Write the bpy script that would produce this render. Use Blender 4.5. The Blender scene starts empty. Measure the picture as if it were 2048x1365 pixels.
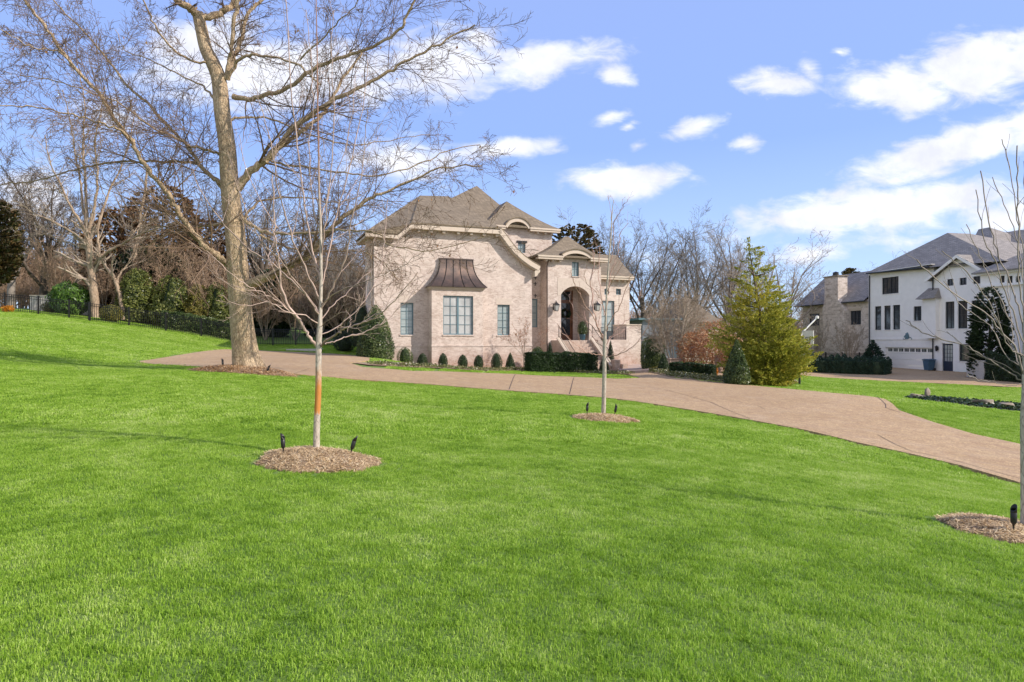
import bpy, math, random
import numpy as np
from math import radians as R, sin, cos, pi, sqrt
from mathutils import Vector, Matrix
from mathutils.geometry import delaunay_2d_cdt

F = 1300.0; CX = 1024.0; CY = 682.5
scene = bpy.context.scene
COL = scene.collection
rnd = random.Random(7)

def W(px, py, Y):
    return Vector(((px-CX)/F*Y, Y, -(py-CY)/F*Y))

# ------------------------------------------------------------------ terrain
CTRL = [  # px, py, depth
 (0,1365,2.6),(500,1365,2.7),(1024,1365,2.78),(1500,1365,2.9),(2048,1365,3.05),
 (632,912,7.6),(1207,836,12.4),(2045,1068,5.7),(480,742,19.5),(1024,1000,5.9),(300,900,7.4),
 (0,800,11.5),(0,1000,5.6),(0,700,24),(0,650,36),(0,622,46),(180,642,47),(313,660,48),(395,672,48.5),
 (300,690,36),(280,724,26),(400,703,35),(500,691,49),(560,693,49),(660,694,49),(700,714,36),
 (740,720,38),(700,761,20.5),(1000,782,20.5),(1205,797,19),(1409,827,16),(1614,864,13.2),(1819,911,11),(2044,971,9.2),
 (752,732,40),(900,733,41.5),(1063,738,43),(1200,742,43),(1290,744,41),
 (1028,750,33),(1281,758,30),(1300,746,37),(1420,766,29),(1549,777,26.5),(1727,794,22.5),(1798,823,19),(2048,893,14),
 (1600,752,50),(1870,765,45),(2048,776,41),(1774,735,66),(1866,742,60),(1935,745,56),(1700,737,66),
 (1920,800,27),(2040,812,25),(1810,795,28),(1700,770,36),(1500,768,32),(1350,728,42),(1450,730,42),
]
cp=[]; cz=[]
def uv(X,Y):
    Yc = np.maximum(Y,-6.5)
    return np.stack([X/(Yc+8)*1.6, np.log(Yc+8)],-1)
for px,py,Y in CTRL:
    w=W(px,py,Y); cp.append((w.x,w.y)); cz.append(w.z)
for X,Y,Z in [(-30,-6,-0.9),(0,-6,-1.5),(30,-6,-2.0),(-12,3,-0.9),(12,3,-2.1),(-60,60,3.2),(-30,70,2.2),(-10,70,-0.4),(0,80,-1.5),(25,90,-2.7),
              (70,60,-3.2),(80,90,-3.3),(-90,40,4),(60,25,-2.7),(-100,110,4.5),(0,130,-1.6),(120,130,-3.2),(-300,400,2),(0,500,-1.5),(350,450,-3),(-25,15,.2),
              (2,52,-1.4),(8,55,-1.8),(-8,50,-1.0)]:
    cp.append((X,Y)); cz.append(Z)
cp=np.array(cp,float); cz=np.array(cz,float)
CPU=uv(cp[:,0],cp[:,1])
def tps(r2): return 0.5*r2*np.log(r2+1e-12)
n=len(cz)
D2=((CPU[:,None,:]-CPU[None,:,:])**2).sum(-1)
A=np.zeros((n+3,n+3)); A[:n,:n]=tps(D2)+np.eye(n)*2e-4
A[:n,n]=1; A[:n,n+1:]=CPU; A[n,:n]=1; A[n+1:,:n]=CPU.T
SOL=np.linalg.solve(A,np.concatenate([cz,np.zeros(3)]))
def Hn(X,Y):
    X=np.asarray(X,float); Y=np.asarray(Y,float)
    q=uv(X,Y).reshape(-1,2); out=np.empty(len(q))
    for i in range(0,len(q),20000):
        s=q[i:i+20000]
        d=((s[:,None,:]-CPU[None,:,:])**2).sum(-1)
        out[i:i+20000]=tps(d)@SOL[:n]+SOL[n]+s@SOL[n+1:]
    return out.reshape(X.shape)
def H(x,y): return float(Hn(np.array([x]),np.array([y]))[0])
YS=np.exp(np.linspace(math.log(1.6),math.log(300),700))
def G(px,py,ymin=1.6):
    """point where the sight line meets the ground"""
    X=(px-CX)/F*YS; Z=-(py-CY)/F*YS
    h=Hn(X,YS); below=(Z<=h)&(YS>ymin)
    k=int(np.argmax(below)) if below.any() else len(YS)-1
    if k==0: k=1
    a,b=YS[k-1],YS[k]
    za=Z[k-1]-h[k-1]; zb=Z[k]-h[k]
    t=za/(za-zb+1e-9) if za>0 else 0
    Y=a+(b-a)*min(max(t,0),1); x=(px-CX)/F*Y
    return Vector((x,Y,H(x,Y)))
def GY(px,Y):
    x=(px-CX)/F*Y; return Vector((x,Y,H(x,Y)))

# ------------------------------------------------------------------ tagging
def tag(o,label=None,cat=None,group=None,kind=None):
    if label: o['label']=label
    if cat: o['category']=cat
    if group: o['group']=group
    if kind: o['kind']=kind
    return o
def empty(name,loc,rz=0,label=None,cat=None,group=None):
    o=bpy.data.objects.new(name,None); COL.objects.link(o); o.location=loc; o.rotation_euler=(0,0,rz)
    o.empty_display_size=.3
    return tag(o,label,cat,group)
def copy_tree(o,parent=None):
    c=o.copy(); COL.objects.link(c)
    if parent: c.parent=parent
    for ch in list(o.children): copy_tree(ch,c)
    return c

# ------------------------------------------------------------------ mesh builder
class MB:
    def __init__(s): s.v=[]; s.f=[]; s.nv=0; s.va=[]; s.fa=[]; s.mi=[]; s.m=0
    def add(s,vs,fs):
        b=len(s.v); s.v+= [tuple(p) for p in vs]; s.f+=[tuple(i+b for i in q) for q in fs]; s.mi+=[s.m]*len(fs); return s
    def box(s,x0,x1,y0,y1,z0,z1):
        v=[(x,y,z) for x in (x0,x1) for y in (y0,y1) for z in (z0,z1)]
        return s.add(v,[(0,1,3,2),(4,6,7,5),(0,4,5,1),(2,3,7,6),(0,2,6,4),(1,5,7,3)])
    def prism(s,poly,off):   # poly: 3d points, off: vector
        n=len(poly); off=Vector(off); a=[Vector(p) for p in poly]; b=[p+off for p in a]
        return s.add(a+b,[tuple(range(n))[::-1],tuple(range(n,2*n))]+[(i,(i+1)%n,n+(i+1)%n,n+i) for i in range(n)])
    def xz(s,pts,y0,y1):     # front outline (x,z) extruded in y
        return s.prism([(x,y0,z) for x,z in pts],(0,y1-y0,0))
    def quadstrip(s,A,B):
        n=len(A); return s.add(list(A)+list(B),[(i,i+1,n+i+1,n+i) for i in range(n-1)])
    def tube(s,pts,rad,n=6,cap=True):
        V,Fc=tube_arrays(np.array([tuple(p) for p in pts],float),np.array(rad,float)*np.ones(len(pts)),n)
        s.add([tuple(q) for q in V],[tuple(q) for q in Fc])
        if cap:
            b=len(s.v)-len(V); s.f.append(tuple(b+i for i in range(n))[::-1]); s.f.append(tuple(b+len(V)-n+i for i in range(n))); s.mi+=[s.m]*2
        return s
    def lathe(s,prof,c=(0,0,0),n=16,cap=True):
        vs=[];fs=[]
        for r,z in prof:
            for k in range(n): vs.append((c[0]+r*cos(2*pi*k/n),c[1]+r*sin(2*pi*k/n),c[2]+z))
        for i in range(len(prof)-1):
            for k in range(n): fs.append((i*n+k,i*n+(k+1)%n,(i+1)*n+(k+1)%n,(i+1)*n+k))
        if cap: fs.append(tuple(range(n))[::-1]); fs.append(tuple((len(prof)-1)*n+k for k in range(n)))
        return s.add(vs,fs)
    def build(s,name,mat,parent=None,loc=None,smooth=False,bevel=0,recalc=True):
        me=bpy.data.meshes.new(name); me.from_pydata(s.v,[],s.f)
        mats=mat if isinstance(mat,(list,tuple)) else [mat]
        for m in mats: me.materials.append(m)
        if len(mats)>1: me.polygons.foreach_set('material_index',s.mi)
        if recalc:
            import bmesh
            bm=bmesh.new(); bm.from_mesh(me); bmesh.ops.recalc_face_normals(bm,faces=bm.faces); bm.to_mesh(me); bm.free()
        if smooth: me.polygons.foreach_set('use_smooth',[True]*len(me.polygons))
        me.update()
        o=bpy.data.objects.new(name,me); COL.objects.link(o)
        if parent: o.parent=parent
        if loc is not None: o.location=loc
        if bevel:
            b=o.modifiers.new('bevel','BEVEL'); b.width=bevel; b.segments=2; b.limit_method='ANGLE'
        return o
def tube_arrays(P,r,n=4):
    m=len(P); T=np.gradient(P,axis=0); T/= (np.linalg.norm(T,axis=1,keepdims=True)+1e-9)
    mean=T.mean(0); ref=np.array([0,0,1.]) if abs(mean[2])<.75*np.linalg.norm(mean) else np.array([1.,0,0])
    A=np.cross(T,ref); A/=(np.linalg.norm(A,axis=1,keepdims=True)+1e-9); B=np.cross(T,A)
    a=np.arange(n)*2*pi/n
    V=P[:,None,:]+r[:,None,None]*(np.cos(a)[None,:,None]*A[:,None,:]+np.sin(a)[None,:,None]*B[:,None,:])
    i=np.arange(m-1)[:,None]*n; k=np.arange(n)[None,:]; k2=(k+1)%n
    Fc=np.stack([i+k,i+k2,i+n+k2,i+n+k],-1).reshape(-1,4)
    return V.reshape(-1,3),Fc
def np_mesh(name,V,Fc,mat,parent=None,loc=None,smooth=False):
    V=np.ascontiguousarray(V,np.float32); Fc=np.ascontiguousarray(Fc,np.int32); k=Fc.shape[1]
    me=bpy.data.meshes.new(name)
    me.vertices.add(len(V)); me.vertices.foreach_set('co',V.ravel())
    me.loops.add(Fc.size); me.loops.foreach_set('vertex_index',Fc.ravel())
    me.polygons.add(len(Fc)); me.polygons.foreach_set('loop_start',np.arange(0,Fc.size,k,dtype=np.int32))
    if smooth: me.polygons.foreach_set('use_smooth',np.ones(len(Fc),bool))
    for m in (mat if isinstance(mat,(list,tuple)) else [mat]): me.materials.append(m)
    me.update(calc_edges=True); me.validate()
    o=bpy.data.objects.new(name,me); COL.objects.link(o)
    if parent: o.parent=parent
    if loc is not None: o.location=loc
    return o
def tubes_mesh(name,lines,mat,parent=None,loc=None,smooth=True,thick=8,thin=3):
    Vs=[];Fs=[];b=0
    for P,r in lines:
        rm=r.max(); n=thick if rm>.05 else (5 if rm>.02 else thin)
        V,Fc=tube_arrays(P,r,n); Vs.append(V); Fs.append(Fc+b); b+=len(V)
    return np_mesh(name,np.concatenate(Vs),np.concatenate(Fs),mat,parent,loc,smooth)

# ------------------------------------------------------------------ materials
MATS={}
class NT:
    def __init__(s,m): s.t=m.node_tree; s.n=s.t.nodes; s.l=s.t.links
    def add(s,typ,ins=None,**kw):
        nd=s.n.new(typ)
        for k,v in kw.items(): setattr(nd,k,v)
        for k,v in (ins or {}).items():
            if hasattr(v,'is_linked') or hasattr(v,'links'): s.l.new(v,nd.inputs[k])
            else: nd.inputs[k].default_value=v
        return nd
    def math(s,op,a,b=0,c=0): return s.add('ShaderNodeMath',{0:a,1:b,2:c},operation=op).outputs[0]
    def vmath(s,op,a,b=(0,0,0)): return s.add('ShaderNodeVectorMath',{0:a,1:b},operation=op).outputs[0]
    def noise(s,vec,scale,detail=4,rough=.55,dist=0): return s.add('ShaderNodeTexNoise',{'Vector':vec,'Scale':scale,'Detail':detail,'Roughness':rough,'Distortion':dist}).outputs
    def ramp(s,fac,stops,interp='LINEAR'):
        nd=s.add('ShaderNodeValToRGB',{0:fac}); cr=nd.color_ramp; cr.interpolation=interp
        while len(cr.elements)<len(stops): cr.elements.new(.5)
        for e,(p,c) in zip(cr.elements,stops): e.position=p; e.color=(c[0],c[1],c[2],1) if len(c)==3 else c
        return nd.outputs[0]
    def mix(s,f,a,b,mode='MIX'):
        nd=s.n.new('ShaderNodeMix'); nd.data_type='RGBA'; nd.blend_type=mode
        for i,v in ((0,f),(6,a),(7,b)):
            if hasattr(v,'links'): s.l.new(v,nd.inputs[i])
            else: nd.inputs[i].default_value=v if i==0 else ((*v,1) if len(v)==3 else v)
        return nd.outputs[2]
    def bump(s,h,st=.3,dist=.02): return s.add('ShaderNodeBump',{'Height':h,'Strength':st,'Distance':dist}).outputs[0]
def newmat(name):
    m=bpy.data.materials.new(name); m.use_nodes=True; t=NT(m); t.b=t.n['Principled BSDF']; t.out=t.n['Material Output']
    t.co=t.add('ShaderNodeTexCoord').outputs['Object']; MATS[name]=m
    return m,t
def setp(t,color=None,rough=None,normal=None,metal=None,spec=None):
    for k,v in (('Base Color',color),('Roughness',rough),('Normal',normal),('Metallic',metal),('Specular IOR Level',spec)):
        if v is None: continue
        if hasattr(v,'links'): t.l.new(v,t.b.inputs[k])
        else: t.b.inputs[k].default_value=(*v,1) if isinstance(v,tuple) and len(v)==3 else v
def plain(name,col,rough=.6,metal=0,var=.12,scale=6,bump=.0):
    m,t=newmat(name); nz=t.noise(t.co,scale,5)[0]
    a=tuple(c*(1-var) for c in col); b=tuple(min(1,c*(1+var)) for c in col)
    setp(t,t.ramp(nz,[(.3,a),(.7,b)]),rough,t.bump(nz,bump) if bump else None,metal); return m
def leafmat(name,cols,rough=.45,trans=.25,scale=1.2):
    m,t=newmat(name); g=t.add('ShaderNodeNewGeometry').outputs
    isl=g['Random Per Island']; nz=t.noise(t.co,scale,3)[0]
    f=t.math('ADD',t.math('MULTIPLY',isl,.62),t.math('MULTIPLY',t.math('SUBTRACT',nz,.31),1.0))
    k=len(cols); c=t.ramp(f,[((i+.5)/k,cc) for i,cc in enumerate(cols)])
    setp(t,c,rough,spec=.35)
    tr=t.add('ShaderNodeBsdfTranslucent',{'Color':c}).outputs[0]
    mx=t.add('ShaderNodeMixShader',{0:trans,1:t.b.outputs[0],2:tr}).outputs[0]
    t.l.new(mx,t.out.inputs[0]); return m
def uvec(t,sx=1,sz=1):
    s=t.add('ShaderNodeSeparateXYZ',{0:t.co}).outputs
    u=t.math('ADD',s[0],s[1])
    return t.add('ShaderNodeCombineXYZ',{0:t.math('MULTIPLY',u,sx),1:t.math('MULTIPLY',s[2],sz),2:0.0}).outputs[0],s

def brickmat(name,c1,c2,mortar,low=None,lowz=1.5,bw=.21,bh=.075):
    m,t=newmat(name); v,s=uvec(t)
    wob=t.vmath('ADD',v,t.vmath('MULTIPLY',t.noise(v,3,2)[1],(.02,.02,0)))
    br=t.add('ShaderNodeTexBrick',{'Vector':wob,'Color1':(*c1,1),'Color2':(*c2,1),'Mortar':(*mortar,1),'Scale':1.0,'Mortar Size':.011,'Mortar Smooth':.3,'Bias':-.15,'Brick Width':bw,'Row Height':bh})
    nz=t.noise(t.co,1.3,6,.65)[0]; n2=t.noise(v,9,3,.6)[0]
    c=t.mix(t.ramp(nz,[(.42,(0,0,0)),(.62,(1,1,1))]),br.outputs[0],t.mix(.5,br.outputs[0],(min(1,c1[0]*1.25),min(1,c1[1]*1.27),min(1,c1[2]*1.3))))
    c=t.mix(t.ramp(n2,[(.55,(0,0,0)),(.72,(.55,.55,.55))]),c,tuple(x*.62 for x in c2))
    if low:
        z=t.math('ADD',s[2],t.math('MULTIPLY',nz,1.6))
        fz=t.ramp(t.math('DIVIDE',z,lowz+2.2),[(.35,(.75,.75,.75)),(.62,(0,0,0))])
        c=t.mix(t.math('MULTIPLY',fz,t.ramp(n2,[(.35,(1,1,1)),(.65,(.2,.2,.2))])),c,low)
    setp(t,c,.85,t.bump(t.math('MULTIPLY',br.outputs[1],-1.0),.5,.012)); return m
def shinglemat(name,c1,c2,c3,sx=1.0):
    m,t=newmat(name); v,s=uvec(t,1,1.6)
    br=t.add('ShaderNodeTexBrick',{'Vector':v,'Color1':(*c1,1),'Color2':(*c2,1),'Mortar':(*c3,1),'Scale':1.0,'Mortar Size':.016,'Mortar Smooth':.4,'Bias':0.0,'Brick Width':.32*sx,'Row Height':.2})
    nz=t.noise(t.co,.8,5,.6)[0]; n2=t.noise(t.co,14,3)[0]
    c=t.mix(t.ramp(nz,[(.4,(0,0,0)),(.65,(.5,.5,.5))]),br.outputs[0],c2)
    c=t.mix(t.ramp(n2,[(.4,(0,0,0)),(.7,(.45,.45,.45))]),c,c3)
    setp(t,c,.9,t.bump(br.outputs[1],-.6,.02)); return m

M={}
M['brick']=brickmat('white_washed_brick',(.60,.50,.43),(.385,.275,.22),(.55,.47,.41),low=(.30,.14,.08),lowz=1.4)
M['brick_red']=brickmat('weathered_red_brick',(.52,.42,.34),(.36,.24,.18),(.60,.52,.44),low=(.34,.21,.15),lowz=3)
M['stone']=brickmat('field_stone',(.66,.56,.48),(.34,.26,.20),(.72,.65,.57),bw=.42,bh=.2)
M['shingle']=shinglemat('brown_shingle',(.275,.215,.145),(.18,.14,.092),(.085,.065,.045))
M['slate']=shinglemat('grey_slate',(.38,.34,.30),(.24,.215,.19),(.12,.105,.095),1.3)
M['trim']=plain('stone_trim',(.55,.455,.36),.7,var=.06)
M['plaster']=plain('plaster_lintel',(.55,.46,.385),.8,var=.07,bump=.1)
M['stucco']=plain('white_stucco',(.88,.84,.79),.85,var=.04,scale=2,bump=.15)
M['white']=plain('white_paint',(.86,.82,.76),.5,var=.03)
M['winblue']=plain('slate_blue_frame',(.12,.20,.23),.5,var=.1)
M['dark']=plain('dark_bronze_metal',(.022,.02,.02),.4,metal=.3)
M['darkframe']=plain('dark_window_frame',(.03,.032,.036),.45)
M['navy']=plain('navy_door_paint',(.02,.03,.055),.4)
M['binblue']=plain('bin_plastic',(.045,.10,.16),.5)
M['wood']=plain('stained_oak_door',(.16,.065,.03),.35,var=.3,scale=9)
M['concrete']=plain('pale_concrete',(.50,.46,.41),.85,var=.12,bump=.2)
M['rock']=plain('creek_rock',(.25,.205,.155),.85,var=.3,scale=3,bump=.5)
M['potblue']=plain('blue_glazed_pot',(.03,.08,.11),.2)
M['pole']=plain('black_pole',(.02,.02,.022),.4)
def copper():
    m,t=newmat('aged_copper'); nz=t.noise(t.co,2.2,6,.6)[0]; s=t.add('ShaderNodeSeparateXYZ',{0:t.co}).outputs
    z=t.math('ADD',t.math('MULTIPLY',s[2],.5),t.math('MULTIPLY',nz,.5))
    c=t.ramp(nz,[(.3,(.09,.072,.064)),(.55,(.15,.108,.088)),(.75,(.21,.135,.10))])
    setp(t,c,.42,metal=.75); return m
M['copper']=copper()
def glass(name,tint,rough=.05):
    m,t=newmat(name); nz=t.noise(t.co,1.1,3)[0]
    setp(t,t.ramp(nz,[(.35,tuple(c*.7 for c in tint)),(.7,tint)]),rough,spec=.8); return m
M['glass']=glass('dark_window_glass',(.035,.045,.055))
M['curtain']=glass('curtained_window_glass',(.50,.50,.48),.12)
def blinds():
    m,t=newmat('slatted_blind_glass'); s=t.add('ShaderNodeSeparateXYZ',{0:t.co}).outputs
    f=t.math('FRACT',t.math('MULTIPLY',s[2],11.0)); 
    setp(t,t.ramp(f,[(.15,(.15,.18,.18)),(.4,(.42,.48,.47)),(.9,(.34,.40,.40))]),.12,spec=.7); return m
M['blinds']=blinds()
def drive():
    m,t=newmat('exposed_aggregate'); g=t.add('ShaderNodeTexVoronoi',{'Vector':t.co,'Scale':42.0}).outputs
    n1=t.noise(t.co,.35,5,.6)[0]; n2=t.noise(t.co,60,4,.8)[0]; n3=t.noise(t.co,4,5,.6)[0]
    c=t.ramp(n1,[(.3,(.40,.275,.135)),(.7,(.50,.36,.195))])
    c=t.mix(.85,c,t.mix(1.0,c,t.ramp(g['Color'],[(.1,(.55,.5,.45)),(.5,(1,.97,.93)),(.9,(1.6,1.55,1.5))]),'MULTIPLY'))
    c=t.mix(t.ramp(n3,[(.3,(.6,.6,.6)),(.6,(0,0,0))]),c,(.27,.15,.08))
    n4=t.noise(t.co,1.1,6,.7,.6)[0]; c=t.mix(t.ramp(n4,[(.5,(0,0,0)),(.7,(.4,.4,.4))]),c,(.50,.38,.26))
    c=t.mix(t.ramp(n2,[(.42,(.55,.55,.55)),(.55,(0,0,0))]),c,(.17,.10,.06))
    setp(t,c,.85,t.bump(n2,.4,.01)); return m
M['drive']=drive()
def lawn():
    m,t=newmat('lawn_soil_and_grass'); n1=t.noise(t.co,.25,5,.6)[0]; n2=t.noise(t.co,22,6,.8)[0]; n3=t.noise(t.co,2.2,5,.65)[0]
    c=t.ramp(n2,[(.3,(.06,.11,.012)),(.55,(.13,.22,.03)),(.75,(.21,.31,.05))])
    c=t.mix(t.ramp(n3,[(.35,(0,0,0)),(.7,(.5,.5,.5))]),c,(.16,.25,.04))
    c=t.mix(t.ramp(n1,[(.4,(0,0,0)),(.65,(.4,.4,.4))]),c,(.18,.25,.04))
    setp(t,c,.9,t.bump(n2,.7,.05)); return m
M['lawn']=lawn()
def grass():
    m,t=newmat('grass_blade'); g=t.add('ShaderNodeNewGeometry').outputs
    ob=t.add('ShaderNodeObjectInfo').outputs
    n1=t.noise(g['Position'],.33,4,.6)[0]; n2=t.noise(g['Position'],2.1,4,.65)[0]
    f=t.math('ADD',t.math('MULTIPLY',g['Random Per Island'],.5),t.math('ADD',t.math('MULTIPLY',t.math('SUBTRACT',n1,.5),.75),t.math('MULTIPLY',t.math('SUBTRACT',n2,.28),1.1)))
    c=t.ramp(f,[(.06,(.13,.24,.023)),(.32,(.25,.425,.034)),(.60,(.39,.56,.068)),(.92,(.62,.70,.27))])
    setp(t,c,.5,spec=.3)
    tr=t.add('ShaderNodeBsdfTranslucent',{'Color':c}).outputs[0]
    t.l.new(t.add('ShaderNodeMixShader',{0:.42,1:t.b.outputs[0],2:tr}).outputs[0],t.out.inputs[0]); return m
M['grass']=grass()
def bark(name,c1,c2,c3,vs=(9,9,1.6),st=.8,dist=.03,stain=None):
    m,t=newmat(name); v=t.vmath('MULTIPLY',t.co,vs)
    a=t.noise(v,1.6,5,.65,.4)[0]; vo=t.add('ShaderNodeTexVoronoi',{'Vector':t.vmath('ADD',v,t.vmath('MULTIPLY',t.noise(v,1,3)[1],(1.2,1.2,1.2))),'Scale':1.3},feature='DISTANCE_TO_EDGE').outputs[0]
    n3=t.noise(t.co,1.5,4)[0]
    c=t.ramp(a,[(.3,c1),(.5,c2),(.72,c3)])
    c=t.mix(t.ramp(vo,[(.0,(.75,.75,.75)),(.12,(0,0,0))]),c,tuple(x*.55 for x in c1))
    c=t.mix(t.ramp(n3,[(.5,(0,0,0)),(.7,(.35,.35,.35))]),c,c3)
    if stain:
        z=t.add('ShaderNodeSeparateXYZ',{0:t.co}).outputs[2]
        zz=t.math('ADD',z,t.math('MULTIPLY',t.math('SUBTRACT',a,.5),.35))
        f=t.math('MULTIPLY',t.math('SMOOTH_MIN',t.math('MULTIPLY',t.math('SUBTRACT',zz,stain[0]),22.0),1.0,.1),t.math('MINIMUM',t.math('MAXIMUM',t.math('MULTIPLY',t.math('SUBTRACT',stain[1],zz),3.5),0.0),1.0))
        f=t.math('MAXIMUM',f,0.0)
        c=t.mix(t.math('MULTIPLY',f,.92),c,(.48,.18,.018))
        c=t.mix(t.math('MULTIPLY',t.math('MINIMUM',t.math('MAXIMUM',t.math('MULTIPLY',t.math('SUBTRACT',zz,2.5),.9),0.0),1.0),.85),c,(.25,.12,.08))
    setp(t,c,.85,t.bump(t.math('ADD',vo,a),st,dist)); return m
M['oakbark']=bark('furrowed_oak_bark',(.24,.155,.085),(.52,.38,.23),(.72,.56,.37),(19,19,4.5),1.0,.04)
M['twig']=plain('brown_twig_bark',(.165,.105,.062),.8,var=.35,scale=1.5)
M['palebark']=bark('smooth_pale_bark',(.33,.275,.22),(.50,.43,.35),(.60,.53,.44),(30,30,6),.25,.005,stain=(.42,1.02))
M['palebark2']=bark('smooth_grey_bark',(.33,.275,.22),(.50,.43,.35),(.60,.53,.44),(30,30,6),.25,.005)
M['paletwig']=plain('pale_twig_bark',(.43,.31,.25),.7,var=.35,scale=6)
M['redtwig']=plain('reddish_twig_bark',(.34,.20,.15),.6,var=.3,scale=6)
M['greytwig']=plain('grey_twig_bark',(.20,.17,.14),.8,var=.3,scale=2)
M['tantwig']=plain('tan_twig_bark',(.34,.27,.20),.8,var=.25,scale=2)
M['darktwig']=plain('dark_twig_bark',(.10,.075,.055),.85,var=.3,scale=2)
M['holly']=leafmat('glossy_holly_leaves',[(.02,.04,.014),(.05,.085,.025),(.10,.14,.04),(.22,.25,.09)],.32,.15)
M['boxwood']=leafmat('boxwood_leaves',[(.012,.028,.010),(.03,.055,.018),(.055,.095,.025)],.4,.12)
M['boxlight']=leafmat('light_boxwood_leaves',[(.03,.055,.012),(.07,.11,.02),(.13,.18,.035)],.4,.15)
M['juniper']=leafmat('juniper_foliage',[(.010,.028,.016),(.02,.05,.028),(.045,.085,.045)],.6,.1)
M['darkever']=leafmat('dark_evergreen_leaves',[(.008,.02,.008),(.02,.04,.014),(.045,.07,.025)],.45,.1)
M['magnolia']=leafmat('magnolia_leaves',[(.03,.04,.015),(.08,.08,.03),(.18,.10,.04),(.15,.15,.055)],.35,.1,.6)
M['mageBrown']=leafmat('russet_leaves',[(.06,.032,.018),(.15,.075,.035),(.24,.13,.06),(.10,.085,.03)],.5,.1,.6)
M['cedar']=leafmat('yellow_green_cedar',[(.12,.14,.02),(.28,.30,.035),(.48,.46,.07),(.60,.47,.07)],.6,.4,.5)
M['nandina']=leafmat('red_nandina_leaves',[(.26,.10,.05),(.42,.19,.09),(.55,.31,.17),(.30,.22,.09)],.5,.25)
M['orange']=leafmat('orange_leaves',[(.35,.11,.01),(.55,.20,.015),(.6,.3,.03)],.5,.3)
M['fern']=leafmat('bright_green_leaves',[(.03,.07,.012),(.08,.16,.022),(.17,.29,.045)],.4,.3)
M['olive']=leafmat('olive_leaves',[(.07,.07,.02),(.16,.15,.03),(.28,.23,.05)],.5,.25)
M['screenholly']=leafmat('yellowish_holly_leaves',[(.035,.05,.014),(.08,.105,.022),(.17,.19,.045),(.32,.32,.10)],.35,.2)  # yellower green leaf palette for the screen hollies
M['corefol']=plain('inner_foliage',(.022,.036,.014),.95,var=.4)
M['cover']=leafmat('ground_cover_leaves',[(.05,.07,.018),(.10,.12,.03),(.19,.19,.06),(.28,.25,.12)],.5,.2,3)
M['petal']=plain('pale_pansy_petals',(.75,.70,.55),.6)
M['brownleaf']=leafmat('dry_brown_leaves',[(.18,.07,.02),(.32,.15,.04),(.40,.24,.07)],.6,.3)
def mulch():
    m,t=newmat('wood_mulch'); n1=t.noise(t.vmath('MULTIPLY',t.co,(1,1.6,1)),26,5,.75,1.2)[0]; n2=t.noise(t.co,3,4)[0]
    c=t.ramp(n1,[(.3,(.14,.085,.045)),(.5,(.36,.25,.15)),(.7,(.58,.44,.29))])
    c=t.mix(t.ramp(n2,[(.4,(0,0,0)),(.65,(.4,.4,.4))]),c,(.30,.17,.09))
    setp(t,c,.9,t.bump(n1,.8,.03)); return m
M['mulch']=mulch()
M['straw']=leafmat('straw_and_bark_shreds',[(.26,.15,.07),(.52,.36,.18),(.72,.54,.31),(.80,.66,.42)],.7,.1)
M['redstraw']=leafmat('reddish_bark_shreds',[(.36,.20,.09),(.58,.37,.18),(.72,.53,.32)],.7,.1)
M['soil']=plain('dark_creek_soil',(.07,.06,.035),.9,var=.5,scale=3,bump=.8)
M['joint']=plain('dark_joint',(.05,.035,.028),.9)

# ------------------------------------------------------------------ world: sky + clouds
SUN_EL=R(33); SUN_DIR=Vector((.965*cos(SUN_EL),-.262*cos(SUN_EL),sin(SUN_EL))).normalized()
w=bpy.data.worlds.new('World'); scene.world=w; w.use_nodes=True; t=NT(w); t.n.clear()
sky=t.add('ShaderNodeTexSky'); sky.sky_type='NISHITA'; sky.sun_disc=False; sky.sun_elevation=SUN_EL
sky.sun_rotation=math.atan2(SUN_DIR.x,SUN_DIR.y); sky.air_density=1.0; sky.dust_density=.3; sky.ozone_density=1.0
gen=t.add('ShaderNodeTexCoord').outputs['Generated']
sp=t.add('ShaderNodeSeparateXYZ',{0:gen}).outputs
yy=t.math('MAXIMUM',sp[1],.05)
cv=t.add('ShaderNodeCombineXYZ',{0:t.math('DIVIDE',sp[0],yy),1:t.math('DIVIDE',sp[2],yy),2:0.0}).outputs[0]
n_low=t.add('ShaderNodeTexNoise',{'Vector':t.vmath('MULTIPLY',cv,(1,2.0,1)),'Scale':7.0,'Detail':7.0,'Roughness':.58,'Distortion':.25}).outputs
warp=t.vmath('MULTIPLY',t.vmath('SUBTRACT',n_low[1],(.5,.5,.5)),(.07,.035,0))
cw=t.vmath('ADD',cv,warp)
CL=[ # px,py,rx,ry,angle,weight
 (560,150,330,75,0,1.1),(420,90,160,60,0,.9),(880,130,150,75,8,1),(1080,130,175,40,9,1),(960,75,60,30,0,.8),(1240,153,42,24,-20,.75),
 (1020,300,120,24,5,1),(800,320,150,45,0,.85),(1255,360,135,34,2,1.15),(1392,253,65,22,10,1),(1492,283,40,18,8,.75),
 (1215,234,40,14,12,.55),(1257,252,24,11,5,.6),(1275,291,26,10,0,.45),(1550,165,80,30,-8,.95),(1618,140,30,30,60,.6),
 (1800,180,150,50,-6,1.1),(1960,135,170,66,12,1.25),(2060,110,120,60,10,1.1),(1685,108,26,8,0,.5),(1900,300,230,44,18,1.2),(2080,250,120,50,10,1),
 (1720,425,280,48,6,1.15),(1900,400,160,40,4,1),(2050,430,180,50,0,.85),(1620,512,90,22,5,.85),(1800,480,240,28,0,.35),
 (60,400,110,70,0,.95),(230,230,120,40,0,.5),(2400,200,300,80,0,1),(-300,200,300,90,0,1),(1400,520,200,24,0,.25)]
acc=None
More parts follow.
